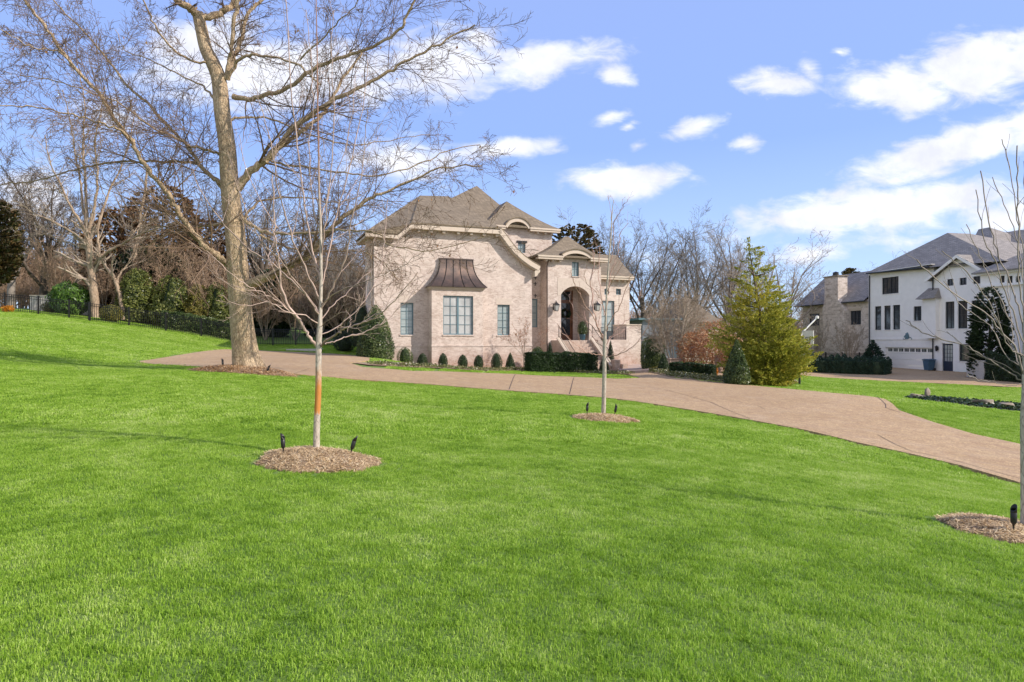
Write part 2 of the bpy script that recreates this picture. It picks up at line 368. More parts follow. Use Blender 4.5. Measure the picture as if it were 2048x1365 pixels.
for px,py,rx,ry,an,wt in CL:
    mp=t.add('ShaderNodeMapping',{'Vector':cw,'Location':((px-CX)/F,(CY-py)/F,0),'Rotation':(0,0,R(an)),'Scale':(rx/F*1.2,ry/F*1.3,1)},vector_type='TEXTURE').outputs[0]
    ln=t.add('ShaderNodeVectorMath',{0:mp},operation='LENGTH').outputs['Value']
    v=t.math('MULTIPLY',t.math('SUBTRACT',1.0,ln),wt)
    acc=v if acc is None else t.math('MAXIMUM',acc,v)
n_hi=t.add('ShaderNodeTexNoise',{'Vector':t.vmath('MULTIPLY',cv,(1,2.2,1)),'Scale':16.0,'Detail':8.0,'Roughness':.6,'Distortion':.4}).outputs[0]
den=t.math('ADD',acc,t.math('MULTIPLY',t.math('SUBTRACT',n_hi,.52),1.35))
mask=t.add('ShaderNodeMapRange',{0:den,1:.02,2:.7,3:0.0,4:1.0},interpolation_type='SMOOTHSTEP').outputs[0]
front=t.math('MULTIPLY',t.math('GREATER_THAN',sp[1],.06),t.math('GREATER_THAN',sp[2],0.0))
mask=t.math('MULTIPLY',mask,front)
bk=t.add('ShaderNodeMapRange',{0:t.math('SUBTRACT',0.0,sp[1]),1:.0,2:.25,3:0.0,4:1.0},interpolation_type='SMOOTHSTEP').outputs[0]  # unseen cloud cover behind the camera, added as neutral white fill light
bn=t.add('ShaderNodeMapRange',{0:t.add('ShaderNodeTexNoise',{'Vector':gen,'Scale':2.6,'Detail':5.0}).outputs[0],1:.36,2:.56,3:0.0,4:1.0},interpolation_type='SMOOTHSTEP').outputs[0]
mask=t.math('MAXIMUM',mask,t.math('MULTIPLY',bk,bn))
shade=t.add('ShaderNodeMapRange',{0:t.noise(t.vmath('ADD',cv,(.0,.02,0)),11,5,.6)[0],1:.35,2:.65,3:.78,4:1.0}).outputs[0]
SKYK=1.0
hsv=t.add('ShaderNodeHueSaturation',{'Hue':.515,'Saturation':.92,'Value':1.0,'Color':sky.outputs[0]}).outputs[0]
grad=t.ramp(t.math('MAXIMUM',sp[2],0.0),[(0,(5.2,6.9,9.2)),(.10,(3.9,5.6,8.9)),(.28,(2.5,3.95,8.0)),(.5,(2.7,3.85,7.6)),(1,(1.6,2.6,6.5))])
tint=t.mix(.8,hsv,grad)
cc=t.add('ShaderNodeCombineXYZ',{0:t.math('MULTIPLY',shade,8.0),1:t.math('MULTIPLY',shade,8.1),2:t.math('MULTIPLY',t.math('POWER',shade,.6),8.4)}).outputs[0]
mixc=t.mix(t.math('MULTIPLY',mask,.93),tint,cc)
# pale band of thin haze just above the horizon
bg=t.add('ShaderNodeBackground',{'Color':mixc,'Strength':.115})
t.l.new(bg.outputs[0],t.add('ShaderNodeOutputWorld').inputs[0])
sun=bpy.data.lights.new('sun','SUN'); sun.energy=4.4; sun.angle=R(.6); sun.color=(1,.915,.82)
so=bpy.data.objects.new('sun',sun); COL.objects.link(so); so.rotation_euler=(-SUN_DIR).to_track_quat('-Z','Y').to_euler(); so.location=(40,-20,40)
cam=bpy.data.cameras.new('camera'); co=bpy.data.objects.new('camera',cam); COL.objects.link(co); scene.camera=co
cam.sensor_width=36; cam.lens=F/2048*36; cam.clip_end=3000; cam.clip_start=.05
co.rotation_euler=(R(90),0,0)
scene.view_settings.view_transform='Standard'; scene.view_settings.look='None'; scene.view_settings.gamma=1
scene.view_settings.exposure=.35
scene.cycles.use_denoising=True
scene.cycles.max_bounces=6; scene.cycles.transparent_max_bounces=8

# ------------------------------------------------------------------ ground regions
def pip(poly,X,Y):
    X=np.asarray(X);Y=np.asarray(Y); ins=np.zeros(X.shape,bool); m=len(poly)
    for i in range(m):
        x1,y1=poly[i];x2,y2=poly[(i+1)%m]
        if y1==y2: continue
        c=((y1>Y)!=(y2>Y))&(X<(x2-x1)*(Y-y1)/(y2-y1)+x1); ins^=c
    return ins
def smooth_closed(pts,it=1):
    for _ in range(it):
        q=[]
        for i in range(len(pts)):
            a=pts[i];b=pts[(i+1)%len(pts)]; q.append((a[0]*.75+b[0]*.25,a[1]*.75+b[1]*.25)); q.append((a[0]*.25+b[0]*.75,a[1]*.25+b[1]*.75))
        pts=q
    return pts
def region(name,poly,mat,off=.02,step=1.0,rim=.0,parent=None,bumpf=None):
    out=[]
    for i in range(len(poly)):
        a=Vector(poly[i]);b=Vector(poly[(i+1)%len(poly)]); k=max(1,int((b-a).length/step))
        for j in range(k): out.append(tuple(a.lerp(b,j/k)))
    m=len(out); xs=[p[0] for p in out]; ys=[p[1] for p in out]
    gx,gy=np.meshgrid(np.arange(min(xs),max(xs),step),np.arange(min(ys),max(ys),step)); gx=gx.ravel();gy=gy.ravel()
    k=pip(out,gx,gy); O=np.array(out); gx=gx[k];gy=gy[k]
    if len(gx):
        d=np.min((gx[:,None]-O[None,:,0])**2+(gy[:,None]-O[None,:,1])**2,1); k=d>(step*.35)**2; gx=gx[k];gy=gy[k]
    pts=[Vector(p) for p in out]+[Vector((a,b)) for a,b in zip(gx,gy)]
    r=delaunay_2d_cdt(pts,[(i,(i+1)%m) for i in range(m)],[],1,1e-5)
    vs=np.array([tuple(p) for p in r[0]]); z=Hn(vs[:,0],vs[:,1])+off
    if bumpf is not None: z=z+bumpf(vs[:,0],vs[:,1])
    b=MB(); b.add([(x,y,zz) for (x,y),zz in zip(vs,z)],[tuple(f) for f in r[2]])
    if rim>0:   # a small step down at the edge
        n0=len(b.v); P=[(x,y,H(x,y)+off) for x,y in out]; Q=[(x,y,zz-rim) for x,y,zz in P]
        b.add(P+Q,[(i,(i+1)%m,m+(i+1)%m,m+i) for i in range(m)])
    o=b.build(name,mat,parent,smooth=True,recalc=False)
    return o
def gp(lst): return [tuple(G(x,y).xy) for x,y in lst]

near=[(280,727.5),(342,732),(407,736),(470,739),(533,742),(598,751),(646,755),(700,760),(850,770),(1000,782),(1138,792),(1205,797),(1287,807.5),(1409,827),(1512,845),(1614,864),(1716,889),(1819,911),(1921,935),(2044,971),(2300,1040),(2700,1150),(3100,1262)]
far=[(3100,1130),(2700,1036),(2300,947),(2048,893),(1947,871),(1870,848),(1798,823),(1785,810),(1767,799),(1727,793.6),(1665,788),(1547,777),(1510,773),(1420,765.5),(1342,756.5),(1297,746.5),(1268,745),(1240,747.5),(1262,752),(1281,757.5),(1235,759.5),(1141,755),(1028,749.5),(826,744),(726,736),(697,727),(738,723),(742,716),(697,711),(632,707),(584,705),(516,702),(448,700),(376,709),(280,724)]
DRIVE=gp(near)+gp(far)
drive_o=tag(region('driveway',DRIVE,M['drive'],off=.035,step=.6,rim=.08),kind='structure')
NDRIVE=[tuple(GY(x,y).xy) for x,y in [(1575,49),(1660,47),(1780,45),(1930,42.5),(2100,40),(2400,38),(2300,50),(2040,55)]]+[tuple(G(1935,746).xy),tuple(G(1866,741).xy),tuple(G(1774,734).xy),tuple(G(1700,737.5).xy),tuple(G(1600,738).xy)]
tag(region('neighbour_driveway',NDRIVE,M['drive'],off=.035,step=1.5),kind='structure')
BED1=gp([(700,727),(735,727.5),(790,728),(860,729),(960,732),(1040,735)])+[tuple(GY(x,y).xy) for x,y in [(1066,44.5),(1200,46)]]+gp([(1225,741),(1250,746),(1262,751),(1205,748),(1140,746),(1028,742.5),(826,737),(740,733)])
ISL=gp([(735,735),(826,736.5),(1028,742),(1140,745.5),(1205,747.5),(1262,750.5),(1279,757),(1235,759),(1141,754.5),(1028,749),(826,743.5)])
bed1=tag(region('planting_bed',BED1,M['mulch'],off=.05,step=.7),kind='structure')
BED2=gp([(1298,746),(1342,756),(1420,765),(1500,772),(1560,770),(1520,740),(1450,731),(1340,729),(1290,736)])
BED2[4:5]=[tuple(GY(1600,34).xy)]
tag(region('planting_bed',BED2,M['mulch'],off=.04,step=.7),kind='structure')
VERGE=gp([(1342,756),(1385,757),(1450,762),(1520,767),(1547,776.5),(1510,772.5),(1420,765)])
# brick path to the steps
PATH=gp([(1245,747),(1297,746),(1300,738),(1272,731),(1232,731),(1225,738)])
tag(region('brick_path',PATH,M['brick_red'],off=.16,step=.5,rim=.16),kind='structure')

# terrain sheet
def terrain():
    us=np.concatenate([np.linspace(-6,-1.5,10)[:-1],np.linspace(-1.5,1.5,260),np.linspace(1.5,6,10)[1:]]); vs=np.concatenate([np.linspace(math.log(1.5),math.log(10),30)[:-1],np.linspace(math.log(10),math.log(90),230)[:-1],np.linspace(math.log(90),math.log(1500),30)])
    U,V=np.meshgrid(us,vs); Y=np.exp(V)-8; X=U*(Y+8)
    Z=Hn(np.clip(X,-400,400),np.clip(Y,-7,500))
    ins=pip(DRIVE,X,Y)|pip(NDRIVE,X,Y); Z=Z-.05*ins
    nv,nu=U.shape; P=np.stack([X,Y,Z],-1).reshape(-1,3)
    i=(np.arange(nv-1)[:,None]*nu+np.arange(nu-1)[None,:]).ravel()
    o=np_mesh('ground',P,np.stack([i,i+1,i+nu+1,i+nu],-1),M['lawn'],smooth=True)
    tag(o,kind='structure')
terrain()

# driveway joints (dark saw cuts)
def joint(pxs,wd=.025):
    pts=[G(x,y) for x,y in pxs]; b=MB(); A=[];B=[]
    fine=[]
    for i in range(len(pts)-1):
        k=max(2,int((pts[i+1]-pts[i]).length/.5))
        for j in range(k): fine.append(pts[i].lerp(pts[i+1],j/k))
    fine.append(pts[-1])
    for i,p in enumerate(fine):
        d=(fine[min(i+1,len(fine)-1)]-fine[max(i-1,0)]); nrm=Vector((-d.y,d.x,0)).normalized()*wd/2
        z=H(p.x,p.y)+.042
        z+=.0; A.append((p.x+nrm.x,p.y+nrm.y,z)); B.append((p.x-nrm.x,p.y-nrm.y,z))
    b.quadstrip(A,B); return b
for pl,wd in [([(1031,750.5),(1018,782)],.022),([(1148,757),(1139,791)],.022),([(1220,764),(1330,782),(1420,807),(1500,841)],.014),([(1440,800),(1514,814),(1530,822)],.01),
           ([(1756,874),(1790,893),(1825,908),(1905,925),(2044,964)],.014),([(1755,797),(1771,811),(1772,819),(1800,828)],.018),([(620,739),(580,752)],.012),([(1290,748),(1420,767)],.01)]:
    joint(pl,wd).build('expansion_joint',M['joint'],drive_o,recalc=False)

exec_parts=[]
# ------------------------------------------------------------------ grass
nr=np.random.default_rng(3)
def blades(size,nb,h,wd,seed,bend=.5):
    r=np.random.default_rng(seed)
    x=r.uniform(-size/2,size/2,nb); y=r.uniform(-size/2,size/2,nb)
    cl=.7+.6*np.sin(x*9/size+r.uniform(0,6))*np.sin(y*8/size+r.uniform(0,6))*.5
    hh=h*r.uniform(.45,1.15,nb)*cl; a=r.uniform(0,2*pi,nb); ww=wd*r.uniform(.6,1.3,nb)
    lean=r.uniform(.15,1.1,nb)*bend; la=r.uniform(0,2*pi,nb)
    dx=np.cos(a)*ww/2; dy=np.sin(a)*ww/2; lx=np.cos(la)*lean*hh; ly=np.sin(la)*lean*hh
    P=np.zeros((nb,5,3))
    P[:,0]=np.stack([x-dx,y-dy,-.01+0*x],-1); P[:,1]=np.stack([x+dx,y+dy,-.01+0*x],-1)
    P[:,2]=np.stack([x+dx*.8+lx*.3,y+dy*.8+ly*.3,hh*.6],-1); P[:,3]=np.stack([x-dx*.8+lx*.3,y-dy*.8+ly*.3,hh*.6],-1)
    P[:,4]=np.stack([x+lx,y+ly,hh*(1-.35*lean)],-1)
    b=(np.arange(nb)*5)[:,None]
    me=bpy.data.meshes.new('grass_tuft'); me.vertices.add(nb*5); me.vertices.foreach_set('co',P.astype(np.float32).ravel())
    q=np.concatenate([b+np.array([[0,1,2,3]])],0); tt=b+np.array([[3,2,4]])
    li=np.concatenate([q.ravel(),tt.ravel()]).astype(np.int32)
    me.loops.add(len(li)); me.loops.foreach_set('vertex_index',li)
    me.polygons.add(2*nb); me.polygons.foreach_set('loop_start',np.concatenate([np.arange(nb)*4,nb*4+np.arange(nb)*3]).astype(np.int32))
    me.materials.append(M['grass']); me.update(calc_edges=True)
    return bpy.data.objects.new('grass_tuft',me)
MULCH=[]  # centre, radii
def mulchdef(pxc,pyc,Y,rx,ry): 
    c=GY(pxc,Y); MULCH.append((c,rx,ry)); return c
MC=[mulchdef(634,930,7.28,.66,.60),mulchdef(1209,843,12.1,.60,.55),mulchdef(2000,1064,5.75,.46,.42),mulchdef(492,748,19.3,1.6,1.1)]
CREEK=smooth_closed(gp([(1802,797),(1840,794),(1880,797),(1950,804),(2060,811),(2160,817),(2160,838),(2060,826),(1990,819),(1920,810),(1850,802)]))
tag(region('creek_bed',CREEK,M['soil'],off=.012,step=.6),kind='structure')
def lawn_ok(X,Y,marg=0):
    bad=pip(CREEK,X,Y)|pip(DRIVE,X,Y)|pip(NDRIVE,X,Y)|pip(PATH,X,Y)|(pip(BED1,X,Y)&~pip(ISL,X,Y))|(pip(BED2,X,Y)&~pip(VERGE,X,Y))
    if marg:
        for dx,dy in ((marg,0),(-marg,0),(0,marg),(0,-marg)): bad|=pip(DRIVE,X+dx,Y+dy)
    for c,rx,ry in MULCH: bad|=((X-c.x)/rx)**2+((Y-c.y)/ry)**2<.98
    return ~bad
def grass_layer(tuft,size,y0,y1,edge=False,umax=1.2,over=1.0):
    st=size*over
    gx,gy=np.meshgrid(np.arange(-umax*y1-2,umax*y1+2,st),np.arange(y0,y1,st)); gx=gx.ravel();gy=gy.ravel()
    k=(np.abs(gx)<umax*(gy+1)+1.2)&(gy>=y0)&(gy<y1); gx=gx[k];gy=gy[k]
    return gx,gy
def make_grass():
    t_near=[blades(.4,2600,.038,.0034,s,.9) for s in (1,2,31)]
    t_small=[blades(.16,400,.038,.0036,s,.9) for s in (5,6)]
    t_mid=[blades(.8,3600,.055,.0075,s,.9) for s in (3,4,33)]
    t_smid=[blades(.3,520,.055,.0072,s,.9) for s in (9,10)]
    t_far=[blades(2.0,4200,.075,.022,s,.9) for s in (7,8)]
    t_sfar=[blades(.6,340,.08,.02,s) for s in (12,13)]
    P=[]  # x,y,which
    def emit(tufts,small,size,ssize,y0,y1):
        gx,gy=grass_layer(None,size,y0,y1)
        h=size*.5
        full=lawn_ok(gx,gy)
        for dx,dy in ((h,h),(h,-h),(-h,h),(-h,-h)): full&=lawn_ok(gx+dx,gy+dy)
        P.append((gx[full],gy[full],tufts))
        # cells that cross an edge are filled with small tufts
        ex,ey=gx[~full],gy[~full]; kk=int(round(size/ssize)); o=(np.arange(kk)-(kk-1)/2)*ssize
        ax=(ex[:,None,None]+o[None,:,None]+0*o[None,None,:]).ravel(); ay=(ey[:,None,None]+0*o[None,:,None]+o[None,None,:]).ravel()
        s=ssize*.42; k=lawn_ok(ax,ay)
        for dx,dy in ((s,0),(0,s),(-s,0),(0,-s)): k&=lawn_ok(ax+dx,ay+dy)
        P.append((ax[k],ay[k],small))
    emit(t_near,t_small,.4,.16,1.5,9.5); emit(t_mid,t_smid,.8,.3,9.5,22); emit(t_far,t_sfar,2.0,.6,22,52)
    root=None
    lay=[]
    for gx,gy,tufts in P:
        pick=nr.integers(0,len(tufts),len(gx))
        for i,tf in enumerate(tufts):
            X=gx[pick==i];Y=gy[pick==i]
            if len(X)==0: continue
            Z=Hn(X,Y); e=.1; sx=(Hn(X+e,Y)-Z)/e; sy=(Hn(X,Y+e)-Z)/e
            # tilt so the tuft follows the slope; spin is in 90 degree steps so tiles meet
            spin=nr.integers(0,4,len(X))*pi/2
            rot=np.zeros((len(X),3))
            for j in range(len(X)):
                nrm=Vector((-sx[j],-sy[j],1)).normalized(); q=Vector((0,0,1)).rotation_difference(nrm)@Matrix.Rotation(spin[j],4,'Z').to_quaternion()
                rot[j]=q.to_euler()
            lay.append((tf,np.stack([X,Y,Z],-1),rot,nr.uniform(1.06,1.18,len(X))))
    # one lawn object: joined instances through geometry nodes
    V=np.concatenate([l[1] for l in lay]); RR=np.concatenate([l[2] for l in lay]); ID=np.concatenate([np.full(len(l[1]),i) for i,l in enumerate(lay)]); SC=np.concatenate([l[3] for l in lay])
    me=bpy.data.meshes.new('lawn_grass'); me.vertices.add(len(V)); me.vertices.foreach_set('co',V.astype(np.float32).ravel())
    a=me.attributes.new('rot','FLOAT_VECTOR','POINT'); a.data.foreach_set('vector',RR.astype(np.float32).ravel())
    a=me.attributes.new('kindid','INT','POINT'); a.data.foreach_set('value',ID.astype(np.int32))
    a=me.attributes.new('scl','FLOAT','POINT'); a.data.foreach_set('value',SC.astype(np.float32))
    o=bpy.data.objects.new('lawn_grass',me); COL.objects.link(o); me.materials.append(M['grass'])
    tag(o,'short bright green mown grass covering the sloping lawn','grass',kind='stuff')
    ng=bpy.data.node_groups.new('lawn_grass','GeometryNodeTree'); ng.interface.new_socket('Geometry',in_out='INPUT',socket_type='NodeSocketGeometry'); ng.interface.new_socket('Geometry',in_out='OUTPUT',socket_type='NodeSocketGeometry')
    gi=ng.nodes.new('NodeGroupInput'); go=ng.nodes.new('NodeGroupOutput'); jn=ng.nodes.new('GeometryNodeJoinGeometry')
    def attr(nm,ty):
        x=ng.nodes.new('GeometryNodeInputNamedAttribute'); x.data_type=ty; x.inputs[0].default_value=nm
        return [s for s in x.outputs if s.enabled and s.name=='Attribute'][0]
    for i,l in enumerate(lay):
        oi=ng.nodes.new('GeometryNodeObjectInfo'); oi.inputs[0].default_value=l[0]
        cmp=ng.nodes.new('FunctionNodeCompare'); cmp.data_type='INT'; cmp.operation='EQUAL'
        ins=[s for s in cmp.inputs if s.enabled]; ng.links.new(attr('kindid','INT'),ins[0]); ins[1].default_value=i
        ip=ng.nodes.new('GeometryNodeInstanceOnPoints')
        ng.links.new(gi.outputs[0],ip.inputs['Points']); ng.links.new(cmp.outputs[0],ip.inputs['Selection'])
        ng.links.new(oi.outputs['Geometry'],ip.inputs['Instance'])
        ng.links.new(attr('rot','FLOAT_VECTOR'),ip.inputs['Rotation']); ng.links.new(attr('scl','FLOAT'),ip.inputs['Scale'])
        ng.links.new(ip.outputs[0],jn.inputs[0])
    ng.links.new(jn.outputs[0],go.inputs[0])
    md=o.modifiers.new('scatter','NODES'); md.node_group=ng
    print('grass tufts',len(V))
make_grass()

# ------------------------------------------------------------------ mulch rings
def shreds(pts_fn,nb,L,wd,mat,name,parent,seed=1):
    r=np.random.default_rng(seed); P=pts_fn(r,nb)
    a=r.uniform(0,2*pi,nb); el=r.uniform(-.25,.5,nb); l=L*r.uniform(.4,1.2,nb)
    d=np.stack([np.cos(a)*np.cos(el),np.sin(a)*np.cos(el),np.sin(el)],-1)*l[:,None]*.5
    s=np.stack([-np.sin(a),np.cos(a),0*a],-1)*wd*r.uniform(.5,1.3,nb)[:,None]
    P=P+np.array([0,0,1])*r.uniform(.002,.02,nb)[:,None]
    V=np.stack([P-d-s,P+d-s,P+d+s,P-d+s],1).reshape(-1,3)
    Fc=np.arange(nb*4).reshape(-1,4)
    o=np_mesh(name,V,Fc,mat,parent); o['kind']='stuff'; return o
def mulch_ring(i,h,label,nb,L,wd,smat):
    c,rx,ry=MULCH[i]; rr=random.Random(i+30); ph=[rr.uniform(0,6) for _ in range(4)]
    def rad(a): return 1+.09*np.sin(2*a+ph[0])+.07*np.sin(3*a+ph[1])+.05*np.sin(7*a+ph[2])+.03*np.sin(13*a+ph[3])
    def hz(x,y,rho): return Hn(x+c.x,y+c.y)-c.z+h*(1-np.clip(rho,0,1)**2.2)+.012
    root=empty('mulch_ring',c,0,label,'mulch ring','mulch rings around the trees')
    na,nrn=48,10; A=np.arange(na)*2*pi/na; rho=np.linspace(0,1.06,nrn)
    Rg,Ag=np.meshgrid(rho,A,indexing='ij'); k=rad(Ag)*Rg; X=k*rx*np.cos(Ag);Y=k*ry*np.sin(Ag); Z=hz(X,Y,Rg)-.03*(Rg>1)
    V=np.stack([X,Y,Z],-1).reshape(-1,3); Z2=V[:,2]; Z2+= np.random.default_rng(i).uniform(-.006,.006,len(Z2))
    I=(np.arange(nrn-1)[:,None]*na+np.arange(na)[None,:]); J=np.arange(nrn-1)[:,None]*na+(np.arange(na)[None,:]+1)%na
    np_mesh('mulch',V,np.stack([I,J,J+na,I+na],-1).reshape(-1,4),M['mulch'],root,smooth=True)
    def fn(r,m):
        a=r.uniform(0,2*pi,m); q=np.sqrt(r.uniform(0,1.04,m)); k=rad(a)*q
        x=k*rx*np.cos(a);y=k*ry*np.sin(a); return np.stack([x,y,hz(x,y,q)],-1)
    shreds(fn,nb,L,wd,smat,'mulch_shreds',root,i)
    return root
mulch_ring(0,.10,'round mound of pale straw mulch under the large sapling at centre left',5200,.075,.0032,M['straw'])
mulch_ring(1,.07,'small mulch ring under the thin sapling in the middle of the lawn',3500,.08,.005,M['straw'])
mulch_ring(2,.07,'mulch ring under the sapling at the right edge of the photo',3600,.06,.003,M['straw'])
mulch_ring(3,.16,'wide reddish mulch mound around the foot of the big old tree',6500,.12,.008,M['redstraw'])

# spotlights in the mulch
def spotlight():
    root=empty('garden_spotlight',(0,0,0))
    MB().lathe([(.006,-.08),(.009,.05),(.012,.055)],n=8).build('stake',M['dark'],root)
    b=MB().lathe([(.010,.0),(.024,.02),(.027,.03),(.027,.135),(.024,.137)],n=18); o=b.build('lamp_body',M['dark'],root,loc=(0,0,.055),smooth=True)
    n=18; c=MB(); rb=.0275
    A=[(rb*cos(2*pi*k/n),rb*sin(2*pi*k/n),.12) for k in range(n)]; B=[(rb*cos(2*pi*k/n),rb*sin(2*pi*k/n),.165+.034*cos(2*pi*k/n)) for k in range(n)]
    c.add(A+B,[(k,(k+1)%n,n+(k+1)%n,n+k) for k in range(n)]); h=c.build('glare_shield',M['dark'],root,loc=(0,0,.055),smooth=True,recalc=False)
    md=h.modifiers.new('thick','SOLIDIFY'); md.thickness=.003
    for q in (o,h): q.rotation_euler=(0,0,0)
    return root
sl=spotlight(); first=True
for px,py,Y,rz,tilt,lab in [
  (567,925,7.3,pi*.9,.06,'bullet garden spotlight left of the large sapling trunk'),(701,922,7.45,pi*.05,.28,'tilted bullet garden spotlight right of the large sapling trunk'),
  (1174,840,12.2,.3,.05,'bullet garden spotlight left of the middle sapling'),(1229,841,12.3,2.9,-.2,'bullet garden spotlight right of the middle sapling'),
  (2027,1066,5.5,.4,.02,'squat bullet garden spotlight by the sapling at the right edge'),
  (446,740,19.2,2.6,.1,'small dark spotlight at the left foot of the big old tree'),(533,750,18.7,.1,.35,'small dark spotlight at the right foot of the big old tree')]:
    o=sl if first else copy_tree(sl); first=False
    p=GY(px,Y); 
    for c,rx,ry in MULCH:
        q=sqrt(((p.x-c.x)/rx)**2+((p.y-c.y)/ry)**2)
        if q<1: p.z+=.10*(1-q**2.2)
    o.location=p; o.rotation_euler=(0,tilt,rz); k=1.1 if Y>15 else .88; o.scale=(k,k,k)
    tag(o,lab,'spotlight','bullet spotlights in the mulch rings')

# ------------------------------------------------------------------ bare tree tools
def grow(out,p,d,L,r,lvl,g,P):
    nseg=P['seg'][lvl]; st=L/nseg; pts=[p]; dirs=[d]; cur=p.copy(); dd=d.copy()
    for i in range(nseg):
        dd=dd+g.normal(0,P['wob'][lvl],3)+np.array([0,0,P['up'][lvl]]); dd/=np.linalg.norm(dd)
        cur=cur+dd*st; pts.append(cur.copy()); dirs.append(dd.copy())
    pts=np.array(pts); tt=np.linspace(0,1,nseg+1); rr=r*(1-tt*(1-P['taper'][lvl]))
    out.append((pts,np.maximum(rr,P['rmin'])))
    spawn(out,pts,rr,lvl,g,P,L)
def spawn(out,pts,rr,lvl,g,P,L=None,t0=None,num=None):
    if lvl+1>=len(P['seg']): return
    if L is None: L=np.linalg.norm(np.diff(pts,axis=0),axis=1).sum()
    n=num if num is not None else P['n'][lvl]; n=max(0,int(n*g.uniform(.8,1.2)+.5)); m=len(pts)-1
    t0=P['t0'][lvl] if t0 is None else t0
    for j in range(n):
        t=t0+(1-t0)*((j+g.uniform(0,1))/max(n,1)); t=min(t,.985); f=t*m; i=int(f); q=f-i
        p=pts[i]*(1-q)+pts[i+1]*q; T=pts[i+1]-pts[i]; T/=np.linalg.norm(T)+1e-9; r=rr[i]*(1-q)+rr[i+1]*q
        v=g.normal(0,1,3); v[2]+=P.get('vz',0); v-=T*v.dot(T); v/=np.linalg.norm(v)+1e-9; a=R(g.uniform(*P['ang'][lvl]))
        d=T*cos(a)+v*sin(a)
        cl=L*P['len'][lvl]*(1-P.get('short',.55)*t)*g.uniform(.7,1.25)
        grow(out,p,d,cl,min(r*.75,max(r*P['rr'][lvl],P['rmin'])),lvl+1,g,P)
def interp_line(pts,sub=4):
    """smooth a traced line (Catmull-Rom)"""
    P=np.array(pts,float); out=[]
    E=np.concatenate([[2*P[0]-P[1]],P,[2*P[-1]-P[-2]]])
    for i in range(1,len(E)-2):
        for k in range(sub):
            t=k/sub; a,b,c,d=E[i-1],E[i],E[i+1],E[i+2]
            out.append(.5*((2*b)+(-a+c)*t+(2*a-5*b+4*c-d)*t*t+(-a+3*b-3*c+d)*t**3))
    out.append(P[-1]); return np.array(out)
def traced(px_pts,Y0,Y1,r0,r1,g,base,wob=.0,sub=4,pw=.8):
    m=len(px_pts); ts=np.linspace(0,1,m)
    P=[]
    for (x,y),t in zip(px_pts,ts): P.append(tuple(W(x,y,Y0+(Y1-Y0)*t)-base))
    P=interp_line(P,sub); tt=np.linspace(0,1,len(P)); rr=r0+(r1-r0)*tt**pw
    if wob: P[1:-1]+=g.normal(0,wob,(len(P)-2,3))
    return P,rr

def tree_obj(name,loc,trunk,branches,mt,mb,label,cat,group=None,rz=0):
    root=empty(name,loc,rz,label,cat,group)
    tubes_mesh('trunk',trunk,mt,root,thick=14)
    if branches: tubes_mesh('crown',branches,mb,root)
    return root
def leaf_cards(P,size,mat,name,parent,seed=0,droop=.6):
    g=np.random.default_rng(seed); n=len(P); a=g.uniform(0,2*pi,n)
    u=np.stack([np.cos(a)*.5,np.sin(a)*.5,-droop*np.ones(n)],-1); u/=np.linalg.norm(u,axis=1,keepdims=True)
    v=np.cross(u,g.normal(0,1,(n,3))); v/=np.linalg.norm(v,axis=1,keepdims=True); s=size*g.uniform(.6,1.3,n)[:,None]
    V=np.stack([P,P+u*s*.5+v*s*.28,P+u*s,P+u*s*.5-v*s*.28],1).reshape(-1,3)
    return np_mesh(name,V,np.arange(4*n).reshape(-1,4),mat,parent)

